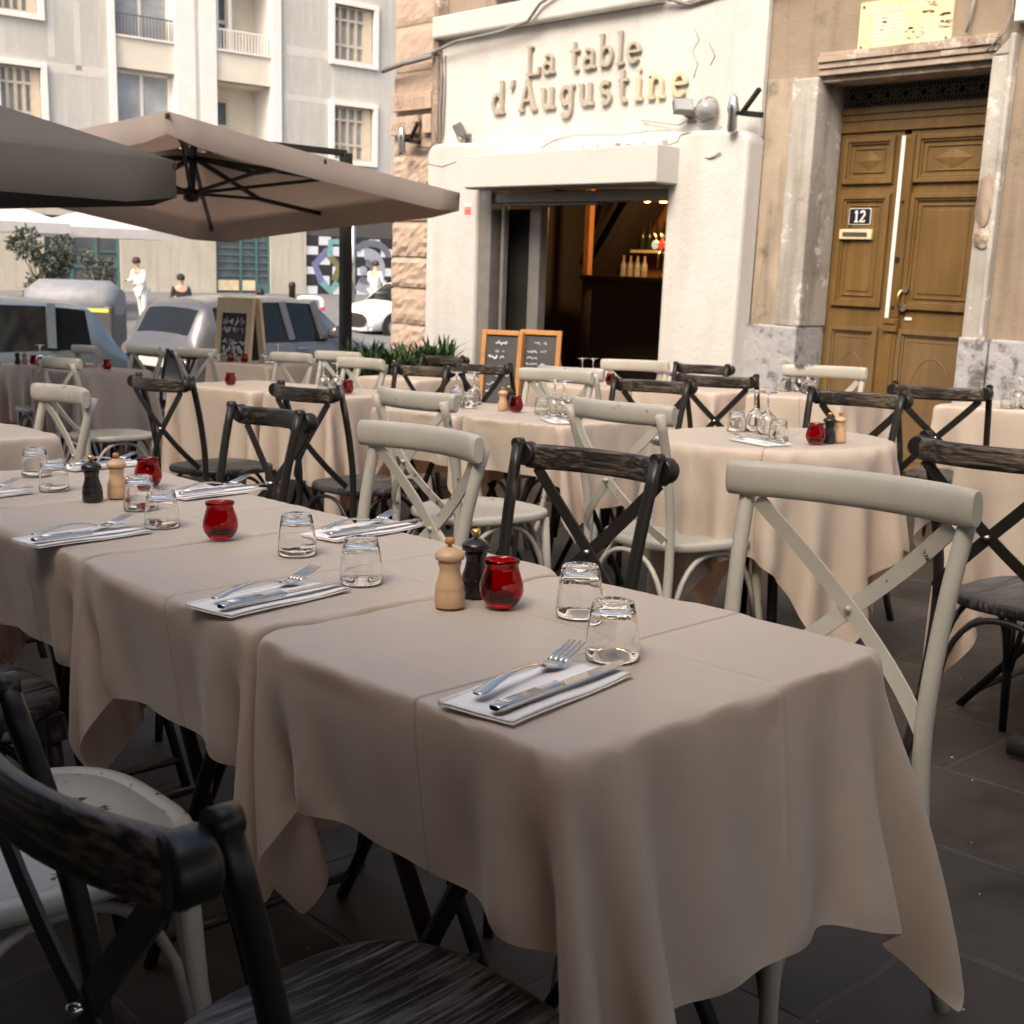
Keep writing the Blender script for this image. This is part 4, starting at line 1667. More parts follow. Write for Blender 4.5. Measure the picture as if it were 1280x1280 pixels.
hatch = lambda L, W, H: [
    (-L * .50, H * .52, W * .36, H * .46, W * .38, W * .40, None),
    (-L * .487, H * .60, W * .40, H * .55, W * .43, W * .455, None),
    (-L * .462, H * .69, W * .39, H * .575, W * .445, W * .47, 'screen'),
    (-L * .405, H * .90, W * .375, H * .592, W * .46, W * .485, None),
    (-L * .37, H * .955, W * .368, H * .60, W * .465, W * .49, 'side'),
    (-L * .24, H * .99, W * .372, H * .605, W * .47, W * .495, 'side'),
    (-L * .06, H * 1.0, W * .38, H * .60, W * .475, W * .5, 'side'),
    (L * .10, H * .985, W * .375, H * .595, W * .475, W * .5, 'side'),
    (L * .145, H * .955, W * .365, H * .595, W * .473, W * .5, 'screen'),
    (L * .21, H * .84, W * .385, H * .59, W * .468, W * .498, 'screen'),
    (L * .30, H * .665, W * .41, H * .585, W * .455, W * .49, None),
    (L * .40, H * .61, W * .40, H * .54, W * .44, W * .475, None),
    (L * .47, H * .54, W * .36, H * .47, W * .40, W * .43, None),
    (L * .50, H * .44, W * .30, H * .36, W * .34, W * .37, None)]
make_car(-14.2, 4.45, math.radians(270), 'dark navy hatchback parked at the far left, seen from the side', 'car_navy', 3.95, 1.68, 1.47, hatch(3.95, 1.68, 1.47))
fi = make_car(-14.55, 8.8, math.radians(101), 'small round grey city car parked by the chalkboard stand, tail towards us', 'car_grey', 3.55, 1.63, 1.49, hatch(3.55, 1.63, 1.49))
make_car(-26.1, 20.7, math.radians(270), 'white car with black grille parked beyond the parasol mast', 'car_white', 4.1, 1.76, 1.5, hatch(4.1, 1.76, 1.5), z0=-.86, grille=True)

# ------------------------------------------------------------------ street furniture
def hoop(x0, y0, x1, y1, z, h):
    r = tag(empty('bike_hoop', (x0, y0, z)), 'white tubular hoop with red bands standing on the kerb', 'barrier')
    dx, dy = x1 - x0, y1 - y0
    L = math.hypot(dx, dy)
    ux, uy = dx / L, dy / L
    pts = [(0, 0, 0), (0, 0, h - .12)] + [(ux * (.12 - .12 * math.cos(a)), uy * (.12 - .12 * math.cos(a)), h - .12 + .12 * math.sin(a)) for a in (.4, .8, 1.2, PI / 2)] \
        + [(ux * (L - .12 + .12 * math.sin(a)), uy * (L - .12 + .12 * math.sin(a)), h - .12 + .12 * math.cos(a)) for a in (0, .4, .8, 1.2, PI / 2)] + [(dx, dy, 0)]
    b = MB()
    b.tube(pts, .055, 10)
    b.build('tube', 'white_enamel', r)
    b = MB()
    for zz in (.42, .70):
        b.tube([(dx, dy, zz), (dx, dy, zz + .10)], .0575, 10)
    b.build('band', 'red_plastic', r)
hoop(-24.62, 15.97, -24.25, 16.42, -.76, 1.0)
for x, y, lab in ((-26.6, 16.15, 'dark bollard behind the grey car\'s bonnet'), (-28.8, 18.5, 'dark bollard left of the white hoop, farther off')):
    b = MB()
    b.lathe([(.09, 0), (.09, .9), (.10, .92), (.10, 1.0), (.06, 1.06), (0, 1.07)], 14)
    o = b.build('bollard', 'dark_metal')
    o.location = (x, y, strip_z(x, y))
    tag(o, lab, 'bollard')
b = MB()
b.tube([(0, 0, 0), (0, 0, 3.2)], .07, 10)
sp = b.build('sign_post', 'chrome')
sp.location = (-28.3, 20.2, strip_z(-28.3, 20.2))
tag(sp, 'slim silver post standing before the chequered mural', 'post')
bn = tag(empty('waste_container', (-21.75, 9.3, -.8), (0, 0, math.radians(48))), 'grey lidded waste container with yellow stripe behind the parked cars', 'container')
b = MB()
b.box(-.80, .80, -.45, .45, .15, 1.02)
b.build('body', 'bin_dark', bn, bevel=.04)
b = MB()
b.tube([(-.82, 0, 1.04), (-.62, 0, 1.06), (.62, 0, 1.06), (.82, 0, 1.04)], [(.34, .26), (.47, .40), (.47, .40), (.34, .26)], 22)
b.build('lid', 'bin_grey', bn)
b = MB()
b.box(-.02, .74, -.458, -.451, .90, .97)
b.build('stripe', 'yellow', bn)
b = MB()
b.box(.1, .35, -.459, -.451, .6, .78)
b.build('sticker', 'mural_violet', bn)

# ------------------------------------------------------------------ plants
def foliage(mb, n, fn, ln, wd, rnd, droop=.3):
    for _ in range(n):
        p, d = fn()
        d = Vector(d).normalized()
        a = d.cross(Vector((rnd.uniform(-1, 1), rnd.uniform(-1, 1), rnd.uniform(-1, 1)))).normalized()
        l_ = ln * rnd.uniform(.6, 1.25)
        w_ = wd * rnd.uniform(.7, 1.2)
        p = Vector(p)
        m_ = p + d * l_ * .5 + Vector((0, 0, .02))
        e = p + d * l_ + Vector((0, 0, -droop * l_ * .4))
        o = len(mb.v)
        mb.v += [tuple(p), tuple(m_ - a * w_), tuple(m_ + a * w_), tuple(e)]
        mb.f += [(o, o + 1, o + 2), (o + 1, o + 3, o + 2)]

def shrub(x, y, z, h, rw, n, ln, wd, m, label, seed, pot=None, name='shrub', trunk=.25):
    rnd = random.Random(seed)
    r = tag(empty(name, (x, y, z)), label, 'plant')
    clumps = [(rnd.uniform(-rw, rw) * .7, rnd.uniform(-rw, rw) * .7, h * rnd.uniform(.25, .95), rw * rnd.uniform(.25, .5)) for _ in range(16)]
    def fn():
        c = rnd.choice(clumps)
        u = Vector((rnd.gauss(0, 1), rnd.gauss(0, 1), rnd.gauss(0, 1))).normalized()
        rad = c[3] * rnd.uniform(.3, 1)
        return (c[0] + u.x * rad, c[1] + u.y * rad, c[2] + u.z * rad * .8), (u.x, u.y, u.z * .6 + rnd.uniform(.0, .5))
    mb = MB()
    foliage(mb, n, fn, ln, wd, rnd)
    mb.build('foliage', m, r, smooth=False)
    mb = MB()
    mb.tube([(0, 0, 0), (.03, .02, h * .3), (0, .03, h * .6)], [.05, .04, .02], 8)
    for c in clumps[:7]:
        mb.tube([(0, .02, h * .25), (c[0] * .5, c[1] * .5, c[2] * .7), c[:3]], [.025, .018, .008], 6)
    mb.build('stem', 'lintel', r)
    return r
shrub(-26.9, 10.75, -.72, 2.3, .62, 2200, .12, .035, 'leaf_grey', 'tall grey green shrub across the street at the far left', 3)
shrub(-29.3, 13.1, -.6, 1.7, .5, 1100, .12, .035, 'leaf_grey', 'low pale shrub across the street beside the white parasol', 5)
# planter with strap leaves at the foot of the stone corner
def planter(x, y, label, seed):
    rnd = random.Random(seed)
    r = tag(empty('planter', (0, 0, 0)), label, 'planter')
    stand(r, x, y)
    b = MB()
    b.box(-.44, .49, -.17, .17, 0, .60)
    b.box(-.47, .52, -.20, .20, .60, .65)
    b.build('trough', 'terracotta', r, bevel=.01)
    mb = MB()
    for _ in range(800):
        cx, cy = rnd.uniform(-.40, .46), rnd.uniform(-.13, .13)
        a = rnd.uniform(0, 2 * PI)
        el = rnd.uniform(.5, 1.5)
        big = cx > .3
        l_ = rnd.uniform(.09, .20) * (1.5 if big else 1)
        d = Vector((math.cos(a) * math.cos(el), math.sin(a) * math.cos(el), math.sin(el)))
        p = Vector((cx, cy, .64 + rnd.uniform(0, .18)))
        s_ = d.cross(Vector((0, 0, 1))).normalized() * rnd.uniform(.008, .016)
        q1 = p + d * l_ * .55
        q2 = p + d * l_ + Vector((d.x, d.y, -.5)) * l_ * .3
        o = len(mb.v)
        mb.v += [tuple(p - s_ * .5), tuple(p + s_ * .5), tuple(q1 + s_), tuple(q1 - s_), tuple(q2)]
        mb.f += [(o, o + 1, o + 2, o + 3), (o + 3, o + 2, o + 4)]
    mb.build('foliage', 'leaf', r, smooth=False)
    return r
pl_ = planter(-7.05, 5.45, 'leafy green plants in a trough before the stone corner', 7)
pl_.rotation_euler[2] += .55

# ------------------------------------------------------------------ people far across the street
def person(x, y, rz, label, top, legs, hair, z=None, lean=.0, reach=.25, scale=1.0):
    r = tag(empty('person', (x, y, strip_z(x, y) if z is None else z), (0, 0, rz)), label, 'person')
    r.scale = (scale, scale, scale)
    J = {'pelvis': (0, 0, .96, .125), 'spine': (0, .02 + lean * .3, 1.15, .125), 'chest': (0, .02 + lean * .7, 1.36, .145), 'neck': (0, .03 + lean, 1.50, .055), 'head': (0, .05 + lean * 1.2, 1.64, .098), 'top': (0, .05 + lean * 1.2, 1.72, .07)}
    E = [('pelvis', 'spine'), ('spine', 'chest'), ('chest', 'neck'), ('neck', 'head'), ('head', 'top')]
    for s, sx in (('l', -1), ('r', 1)):
        J['hip' + s] = (sx * .095, 0, .90, .095)
        J['knee' + s] = (sx * .11, .05 if s == 'l' else -.04, .50, .06)
        J['ankle' + s] = (sx * .12, .0 if s == 'l' else -.1, .09, .042)
        J['toe' + s] = (sx * .13, .15 if s == 'l' else .05, .03, .035)
        J['sh' + s] = (sx * .185, .02 + lean * .7, 1.42, .06)
        J['el' + s] = (sx * .235, .06 + lean, 1.17, .045)
        J['wr' + s] = (sx * .19, reach + lean, 1.08 + (.1 if s == 'r' else 0), .032)
        J['hand' + s] = (sx * .17, reach + .10 + lean, 1.10 + (.1 if s == 'r' else 0), .04)
        E += [('pelvis', 'hip' + s), ('hip' + s, 'knee' + s), ('knee' + s, 'ankle' + s), ('ankle' + s, 'toe' + s), ('chest', 'sh' + s), ('sh' + s, 'el' + s), ('el' + s, 'wr' + s), ('wr' + s, 'hand' + s)]
    def skin(name, keys, grow, m, parent):
        ks = [k for k in J if k in keys]
        me = bpy.data.meshes.new(name)
        me.from_pydata([J[k][:3] for k in ks], [(ks.index(a), ks.index(c)) for a, c in E if a in ks and c in ks], [])
        o = bpy.data.objects.new(name, me)
        COL.objects.link(o)
        o.parent = parent
        me.materials.append(M[m])
        o.modifiers.new('skin', 'SKIN')
        sv = me.skin_vertices[0].data
        for k, kk in enumerate(ks):
            q_ = J[kk][3] * grow
            sv[k].radius = (q_, q_ * .85)
            sv[k].use_root = False
        sv[0].use_root = True
        sd = o.modifiers.new('sub', 'SUBSURF')
        sd.levels = sd.render_levels = 1
        return o
    body = skin('body', set(J), 1.0, 'skin', r)
    skin('shirt', {'pelvis', 'spine', 'chest', 'shl', 'shr', 'ell', 'elr', 'wrl', 'wrr', 'hipl', 'hipr'}, 1.25, top, r)
    skin('trousers', {'pelvis', 'hipl', 'hipr', 'kneel', 'kneer', 'anklel', 'ankler'}, 1.16, legs, r)
    b = MB()
    b.lathe([(.0, .10), (.06, .09), (.10, .04), (.108, -.02), (.09, -.06)], 14, (0, .04 + lean * 1.2, 1.68))
    b.build('hair', hair, r)
    return r
person(-28.7, 14.0, math.radians(195), 'person in white clothes walking with both forearms raised, behind the cars', 'shirt_white', 'shirt_white', 'hair', z=-.72, lean=.10)
person(-28.0, 20.75, math.radians(20), 'person in a white shirt just right of the parasol mast', 'shirt_white', 'cloth_blue', 'hair')
person(-28.1, 14.75, math.radians(250), 'person in black sitting low behind the grey car', 'cloth_dark', 'cloth_dark', 'cloth_dark', z=-1.1)
person(-24.9, 7.2, math.radians(200), 'person with fair hair and pale top at the far left edge', 'shirt_white', 'cloth_dark', 'orange_wood', z=-.8)

# ------------------------------------------------------------------ bistro chairs (local: seat faces +y, floor z = 0)
def seat_outline(n=40):
    pts = []
    for k in range(n):
        t = 2 * PI * k / n
        ct, st_ = math.cos(t), math.sin(t)
        e = .62
        x = math.copysign(abs(ct) ** e, ct)
        y = math.copysign(abs(st_) ** e, st_)
        hw = .188 + .024 * (y + 1) / 2 + (.012 * (1 - y * y))
        pts.append((x * hw, .02 + y * .205))
    return pts

def seat_mesh(groove):
    mb = MB()
    o = seat_outline()
    n = len(o)
    rows = [(.90, .428), (.985, .432), (1.0, .440), (1.0, .452), (.985, .459), (.95, .461)]
    if groove:
        rows += [(.90, .461), (.885, .457), (.865, .457), (.85, .4605), (.6, .458), (.3, .456)]
    else:
        rows += [(.86, .459), (.6, .455), (.3, .453)]
    for s_, z in rows:
        for x, y in o:
            mb.v.append((x * s_, .02 + (y - .02) * s_, z))
    for j in range(len(rows) - 1):
        for k in range(n):
            mb.f.append((j * n + k, j * n + (k + 1) % n, (j + 1) * n + (k + 1) % n, (j + 1) * n + k))
    mb.f.append(tuple(range(n))[::-1])
    mb.f.append(tuple((len(rows) - 1) * n + k for k in range(n)))
    return mb

def make_chair(style, label, group, groove=False):
    cream = style == 'cream'
    r = tag(empty('bistro_chair'), label, 'chair', group)
    fm = 'cream' if cream else 'black_wood'
    seat_mesh(groove).build('seat', 'cream' if cream else 'black_seat', r)
    for sx in (-1, 1):
        post = bez((sx * .208, -.262, 0), (sx * .190, -.195, .20), (sx * .180, -.178, .42), (sx * .186, -.190, .55), 9) + \
            bez((sx * .186, -.190, .55), (sx * .190, -.202, .66), (sx * .196, -.225, .76), (sx * .202, -.255, .852 if cream else .868), 6)[1:]
        mb = MB()
        N = len(post)
        if cream:
            mb.tube(post, [.0125 + .0012 * min(1, k / 5) for k in range(N)], 12, up=(0, 1, 0))
        else:
            mb.tube(post, [(.0128, .0112)] * N, 14, up=(0, 1, 0), power=3)
            tp = Vector(post[-1])
            mb.tube([tp - Vector((0, .0112, .001)), tp + Vector((0, .0112, -.001))], .0128, 14)
        mb.build('rear_leg', fm, r)
        mb = MB()
        mb.tube([(sx * .178, .168, .436), (sx * .184, .178, .25), (sx * .200, .205, 0)], [.0145, .0135, .0105], 12)
        if not cream:
            mb.bar((sx * .178, .168, .435), (sx * .180, .171, .385), .038, .038, (1, 0, 0))
        mb.build('front_leg', fm, r)
    # top rail
    mb = MB()
    K = 16
    if cream:
        Lr, pts, rad = .222, [], []
        for k in range(K + 1):
            t = -1 + 2 * k / K
            pts.append((t * Lr, -.222 - .045 * (1 - t * t) + .0, (.849)))
            rad.append((.0150, .0315) if k not in (0, K) else (.0140, .0300))
        pts = [(-Lr - .003, -.2215, .849)] + pts + [(Lr + .003, -.2215, .849)]
        rad = [(.0110, .027)] + rad + [(.0110, .027)]
        mb.tube(pts, rad, 20, up=(0, 0, 1), power=2.5)
        mb.build('top_rail', 'cream', r)
    else:
        Lr, pts, rad = .200, [], []
        for k in range(K + 1):
            t = -1 + 2 * k / K
            pts.append((t * Lr, -.281 - .045 * (1 - t * t), .836))
            e = 1 - abs(t)
            rad.append((.0105 if e > .14 else .0130, .0285 if e > .001 else .026))
        mb.tube(pts, rad, 18, up=(0, 0, 1), power=3.6)
        for sx in (-1, 1):
            # rolled end of the rail
            me_ = MB()
            me_.tube([(sx * (Lr - .002), -.299, .842), (sx * (Lr - .001), -.294, .842), (sx * Lr, -.270, .842), (sx * Lr, -.266, .842)], [.0240, .0275, .0275, .0240], 20)
            me_.build('rail_end', 'black_wood', r)
        mb.build('top_rail', 'black_rail', r)
    # crossed flat straps
    for sx in (-1, 1):
        mb = MB()
        y0, ym, y1 = (-.243, -.262, -.203) if cream else (-.292, -.268, -.212)
        dz = .003 * sx
        a = bez((sx * .178, y0, .812), (sx * .07, ym - .02 + dz, .70), (-sx * .07, ym - .015 + dz, .585), (-sx * .178, y1, .478), 12)
        mb.tube(a, [(.0140, .0024)] * 13, 4, up=(0, 1, 0), power=99)
        mb.build('cross_strap', fm if cream else 'black_strap', r)
    mb = MB()
    yc = -.268 if cream else -.278
    mb.lathe([(.0, -.012), (.006, -.011), (.006, .011), (.0, .012)], 10)
    mb.v = [(x, yc + z * 1.2, .643 + y) for x, y, z in mb.v]
    mb.build('rivet', 'steel' if not cream else 'cream', r)
    # bentwood hoops between the legs
    legs = [(-.184, .178), (.184, .178), (.186, -.186), (-.186, -.186)]
    for i in range(4):
        a, c = legs[i], legs[(i + 1) % 4]
        pts = []
        for k in range(17):
            t = k / 16
            z = .19 + .228 * (max(0, 1 - abs(2 * t - 1) ** 2.6)) ** .62
            inn = .012 + .01 * math.sin(PI * t)
            x, y = a[0] + (c[0] - a[0]) * (.02 + .96 * t), a[1] + (c[1] - a[1]) * (.02 + .96 * t)
            pts.append((x * (1 - inn), y * (1 - inn), z))
        mb = MB()
        mb.tube(pts, .0082, 8)
        mb.build('leg_brace', fm, r)
    return r

kinds = {'C': Kind(make_chair('cream', 'x', 'cream bistro chairs')), 'B': Kind(make_chair('black', 'x', 'worn black bistro chairs')),
         'G': Kind(make_chair('cream', 'x', 'cream bistro chairs', True))}
# kind, rail middle (x, y), facing angle in degrees (0 = towards the house, +Y), label
CH = [
    ('C', -1.01, 1.765, 179, 'chipped cream chair at the far right side of the nearest table, facing us'),
    ('B', -1.69, 1.83, 181, 'worn black chair across the nearest table, behind the red glass and upturned tumblers'),
    ('C', -2.08, 1.70, 176, 'cream chair with shiny thick rail, behind the two napkins of the second table'),
    ('B', -3.03, 1.86, 178, 'black chair with cream cross strap behind the far end of the near row'),
    ('C', -3.95, 1.64, 178, 'cream chair at the left edge, behind the small table end left of the near row'),
    ('B', -.805, .36, 0, 'close black chair with curved scuffed rail and worn seat in the bottom left corner'),
    ('G', -1.50, .27, 0, 'cream chair with grooved seat tucked under the second table, lower left'),
    ('B', -2.17, .36, 3, 'dark chair whose seat only shows at the left edge under the third table'),
    ('C', -2.37, 2.70, -8, 'cream chair left of the round table, its back to us'),
    ('C', -3.12, 2.50, -6, 'cream chair in front of the central table with mills and red glass'),
    ('B', -1.19, 2.74, -6, 'black chair with bare worn grain at the right edge, its plank seat showing'),
    ('B', -3.92, 2.62, 1, 'black chair with its back to us before the table right of the brown cloth'),
    ('B', -4.78, 2.44, 6, 'black chair with grey seat before the long brown tablecloth on the left'),
    ('B', -2.40, 4.10, 178, 'black chair behind the round table, facing us'),
    ('B', -2.43, 4.85, 8, 'flaking black chair with its back to us before the ochre door'),
    ('C', -3.42, 5.50, 186, 'bright white chair facing us, before the ochre door'),
    ('B', -3.40, 4.06, 184, 'black chair facing us, right end of the central tables'),
    ('B', -3.53, 4.74, 8, 'black chair with crossed straps between the round table and the white wall'),
    ('B', -4.32, 5.60, 176, 'black chair under the white wall, beside the purple tape'),
    ('C', -4.46, 5.18, 184, 'pale grey white chair in front of the dark shop opening'),
    ('C', -3.90, 3.98, 180, 'cream chair facing us behind the four upturned glasses'),
    ('C', -4.06, 4.22, -4, 'greyish cream chair just behind another cream rail, near the red tumbler'),
    ('B', -5.10, 4.60, 4, 'black chair in front of the left chalkboard menu'),
    ('B', -5.00, 4.04, 184, 'black chair facing us left of the chalkboard menus'),
    ('B', -6.10, 5.10, 182, 'black chair before the planter, under the white corner pier'),
    ('C', -5.45, 3.98, 176, 'cream chair with wide rail in front of the green planter'),
    ('C', -6.42, 4.50, 182, 'yellowish cream chair by the parasol mast'),
    ('C', -6.35, 2.62, 0, 'brownish cream chair between the two red glasses on the left'),
    ('C', -8.30, 3.62, 176, 'sunlit cream chair against the navy car'),
    ('C', -8.05, 3.95, 182, 'cream chair between the navy car and the grey car'),
    ('B', -7.75, 4.05, 176, 'black chair facing us in front of the grey car'),
    ('C', -7.45, 4.02, 4, 'pale chair half hidden by the black chair before the grey car'),
    ('C', -6.35, 4.10, 178, 'small cream chair seen behind the far table with the chalkboard stand'),
]
random.seed(21)
for knd, x, y, deg, lab in CH:
    o = kinds[knd].get()
    th = math.radians(deg)
    off = -.25
    if x == -1.01:
        o.scale = (1.06, 1.06, 1.02)
    if x == -.805:
        o.scale = (.952,) * 3
        off *= .952
    bx, by = x - (-math.sin(th)) * off, y - math.cos(th) * off
    stand(o, bx, by, 0, th)
    o['label'] = lab

# ------------------------------------------------------------------ tablecloths: a small position-based cloth solver
TOPZ = .75

def axis_rows(h, lo, hi, cell, top_cell):
    """grid lines of the flat cloth: fine where it hangs, coarser on the table, one line just inside each edge"""
    e = h - .006
    a = np.linspace(-h - lo, -e, max(4, int(round((lo + .006) / cell))) + 1)
    b = np.linspace(-e, e, max(4, int(round(2 * e / top_cell))) + 1)
    c = np.linspace(e, h + hi, max(4, int(round((hi + .006) / cell))) + 1)
    a = np.concatenate([a[:-1], [-e - .008, -e]])
    c = np.concatenate([[e, e + .008], c[1:]])
    return np.concatenate([a[:-1], b, c[1:]])

def solve_cloth(hx, hy, over, left=False, right=False, disc=0.0, wind=(0, 0), steps=620, cell=.0235, seed=0, gap=.011):
    """over = overhang, or (left, right, front, back)"""
    ol, orr, of, ob = over if isinstance(over, tuple) else (over,) * 4
    if disc:
        ux = np.linspace(-hx - ol, hx + orr, int(round((2 * hx + 2 * ol) / cell)) + 1)
        uy = ux.copy()
    else:
        ux = axis_rows(hx, ol, orr, cell, cell * 1.15)
        uy = axis_rows(hy, of, ob, cell, cell * 1.15)
    nx, ny_ = len(ux), len(uy)
    U, V = np.meshgrid(ux, uy, indexing='ij')
    P = np.zeros((nx, ny_, 3))
    P[..., 0], P[..., 1], P[..., 2] = U, V, .004
    R0 = np.stack([U, V, np.zeros_like(U)], -1)
    rs = np.random.RandomState(seed)
    for flag, s in ((left, -1), (right, 1)):
        if flag:                                   # a neighbouring table: this edge is tucked down between the two tops
            m = s * U > hx + .004
            d = s * U - (hx + .004)
            P[..., 0] = np.where(m, s * (hx + .004), P[..., 0])
            P[..., 2] = np.where(m, .004 - d, P[..., 2])
    P += rs.normal(0, .0003, P.shape)
    Q = P.copy()
    h = 1 / 170.0
    def rl(A, B):
        return np.sqrt(((B - A) ** 2).sum(-1, keepdims=True))
    def con(A, B, L, k):
        d = B - A
        l = np.sqrt((d * d).sum(-1, keepdims=True)) + 1e-9
        c = d * (.5 * k * (l - L) / l)
        A += c
        B -= c
    def soft(A, B, L, k):
        d = B - A
        l = np.sqrt((d * d).sum(-1, keepdims=True)) + 1e-9
        c = d * (.5 * k * np.minimum(0, l - L) / l)
        A += c
        B -= c
    rad, HT = .012, .035
    S_ = slice
    STR, BND = [], []
    def pair(lst, A, B, k):
        n0, n1 = min(P[A].shape[0], P[B].shape[0]), min(P[A].shape[1], P[B].shape[1])
        def cut(T):
            out = []
            for ax, n_ in ((0, n0), (1, n1)):
                r_ = range(*T[ax].indices(P.shape[ax]))[:n_]
                out.append(S_(r_.start, r_.stop, r_.step))
            return tuple(out)
        A, B = cut(A), cut(B)
        lst.append((A, B, rl(R0[A], R0[B]), k))
    al = S_(None)
    for p in (0, 1):
        pair(STR, (S_(p, nx - 1, 2), al), (S_(p + 1, nx, 2), al), 1)
        pair(STR, (al, S_(p, ny_ - 1, 2)), (al, S_(p + 1, ny_, 2)), 1)
        pair(STR, (S_(p, nx - 1, 2), S_(0, ny_ - 1)), (S_(p + 1, nx, 2), S_(1, ny_)), .35)
        pair(STR, (S_(p, nx - 1, 2), S_(1, ny_)), (S_(p + 1, nx, 2), S_(0, ny_ - 1)), .35)
    for p in range(4):
        pair(BND, (S_(p, nx - 2, 4), al), (S_(p + 2, nx, 4), al), .30)
        pair(BND, (al, S_(p, ny_ - 2, 4)), (al, S_(p + 2, ny_, 4)), .30)
    if disc:
        held = U * U + V * V < (disc - .02) ** 2
    else:
        held = (np.abs(U) < hx - .004) & (np.abs(V) < hy - .004)
    rest = np.stack([U, V, np.full_like(U, .002)], -1)
    for it in range(steps):
        vel = (P - Q) * (.986 if it < steps * .6 else .95)
        Q = P.copy()
        acc = np.zeros_like(P)
        acc[..., 2] = -9.8
        hang = (P[..., 2] < -.02)[..., None]
        acc[..., 0:1] += hang * wind[0]
        acc[..., 1:2] += hang * wind[1]
        if len(wind) > 2:                              # the back edge lies over the seat of the chair pushed in there
            acc[..., 1] += hang[..., 0] * (V > hy - .02) * wind[2]
        P = P + vel + acc * h * h
        for rep in range(3):
            for A, B, L, k in STR:
                con(P[A], P[B], L, k)
        for A, B, L, k in BND:
            soft(P[A], P[B], L, k)
        # table top: what lay on it stays on it
        x, y, z = P[..., 0].copy(), P[..., 1].copy(), P[..., 2]
        if disc:
            over_top = (Q[..., 2] > -.006) & (x * x + y * y < (disc - .008) ** 2)
        else:
            over_top = (Q[..., 2] > -.006) & (np.abs(x) < hx - .008) & (np.abs(y) < hy - .008)
        P[..., 2] = np.where(over_top, np.maximum(P[..., 2], .002), P[..., 2])
        z = P[..., 2].copy()
        if disc:
            rr_ = np.sqrt(x * x + y * y) + 1e-9
            qx, qz = rr_ - (disc - rad), np.abs(z + HT) - (HT - rad)
            ox, oz = np.maximum(qx, 0), np.maximum(qz, 0)
            l = np.sqrt(ox * ox + oz * oz)
            sd = l + np.minimum(np.maximum(qx, qz), 0) - rad
            hit = sd < .002
            push = np.where(hit, .002 - sd, 0)
            inside = l < 1e-9
            gz = np.where(inside, 1.0, oz / (l + 1e-9)) * np.sign(z + HT + 1e-12)
            gr = np.where(inside, 0.0, ox / (l + 1e-9))
            P[..., 0] += push * gr * x / rr_
            P[..., 1] += push * gr * y / rr_
            P[..., 2] += push * gz
        else:
            qx, qy, qz = np.abs(x) - (hx - rad), np.abs(y) - (hy - rad), np.abs(z + HT) - (HT - rad)
            ox, oy, oz = np.maximum(qx, 0), np.maximum(qy, 0), np.maximum(qz, 0)
            l = np.sqrt(ox * ox + oy * oy + oz * oz)
            sd = l + np.minimum(np.maximum(np.maximum(qx, qy), qz), 0) - rad
            hit = sd < .002
            push = np.where(hit, .002 - sd, 0)
            inside = l < 1e-9
            P[..., 0] += push * np.where(inside, 0, ox / (l + 1e-9)) * np.sign(x)
            P[..., 1] += push * np.where(inside, 0, oy / (l + 1e-9)) * np.sign(y)
            P[..., 2] += push * np.where(inside, 1.0, oz / (l + 1e-9)) * np.sign(z + HT + 1e-12)
            top = hit & (z > -.018)
            P[top] = Q[top] * .85 + P[top] * .15 * np.array([1, 1, 1]) + np.array([0, 0, 0])
            P[..., 2] = np.where(top, np.maximum(P[..., 2], .002), P[..., 2])
            for flag, s in ((left, -1), (right, 1)):
                if flag:                               # the neighbour's covered side
                    lim = hx + gap
                    ins = (s * P[..., 0] > lim) & (np.abs(P[..., 1]) < hy + .004)
                    P[..., 0] = np.where(ins, s * lim, P[..., 0])
                    # out in front of the gap the folds may swell, but stay near it
                    far_ = (s * P[..., 0] > hx + .10)
                    P[..., 0] = np.where(far_, s * (hx + .10), P[..., 0])
        if disc:
            top = hit & (P[..., 2] > -.018)
            P[top] = Q[top] * .8 + P[top] * .2
            P[..., 2] = np.where(top, np.maximum(P[..., 2], .002), P[..., 2])
        P[..., 2] = np.maximum(P[..., 2], -.735)
        P[held] = rest[held]
        Q[held] = rest[held]
    free = ~held
    for q in range(5):                                  # iron out the solver's jitter on the hanging part
        A = P.copy()
        A[1:-1, 1:-1] = (P[:-2, 1:-1] + P[2:, 1:-1] + P[1:-1, :-2] + P[1:-1, 2:]) * .25
        A[0, 1:-1] = (P[0, :-2] + P[0, 2:]) * .5
        A[-1, 1:-1] = (P[-1, :-2] + P[-1, 2:]) * .5
        A[1:-1, 0] = (P[:-2, 0] + P[2:, 0]) * .5
        A[1:-1, -1] = (P[:-2, -1] + P[2:, -1]) * .5
        far_ = free & (P[..., 2] < -.03)
        P[far_] = P[far_] * .45 + A[far_] * .55
    return P, U, V

def cloth_mesh(name, sim, mirror=False):
    P, U, V = sim
    P = P.copy()
    if mirror:
        P[..., 0] *= -1
    nx, ny_ = U.shape
    me = bpy.data.meshes.new(name)
    idx = np.arange(nx * ny_).reshape(nx, ny_)
    f = np.stack([idx[:-1, :-1], idx[1:, :-1], idx[1:, 1:], idx[:-1, 1:]], -1).reshape(-1, 4)
    if mirror:
        f = f[:, ::-1]
    me.from_pydata(P.reshape(-1, 3).tolist(), [], f.tolist())
    uvl = me.uv_layers.new(name='UVMap')
    li = f.reshape(-1)
    uvs = np.stack([U.reshape(-1)[li], V.reshape(-1)[li]], -1)
    uvl.data.foreach_set('uv', uvs.astype(np.float32).reshape(-1))
    me.polygons.foreach_set('use_smooth', [True] * len(me.polygons))
    me.materials.append(M['cloth'])
    me.update()
    return me

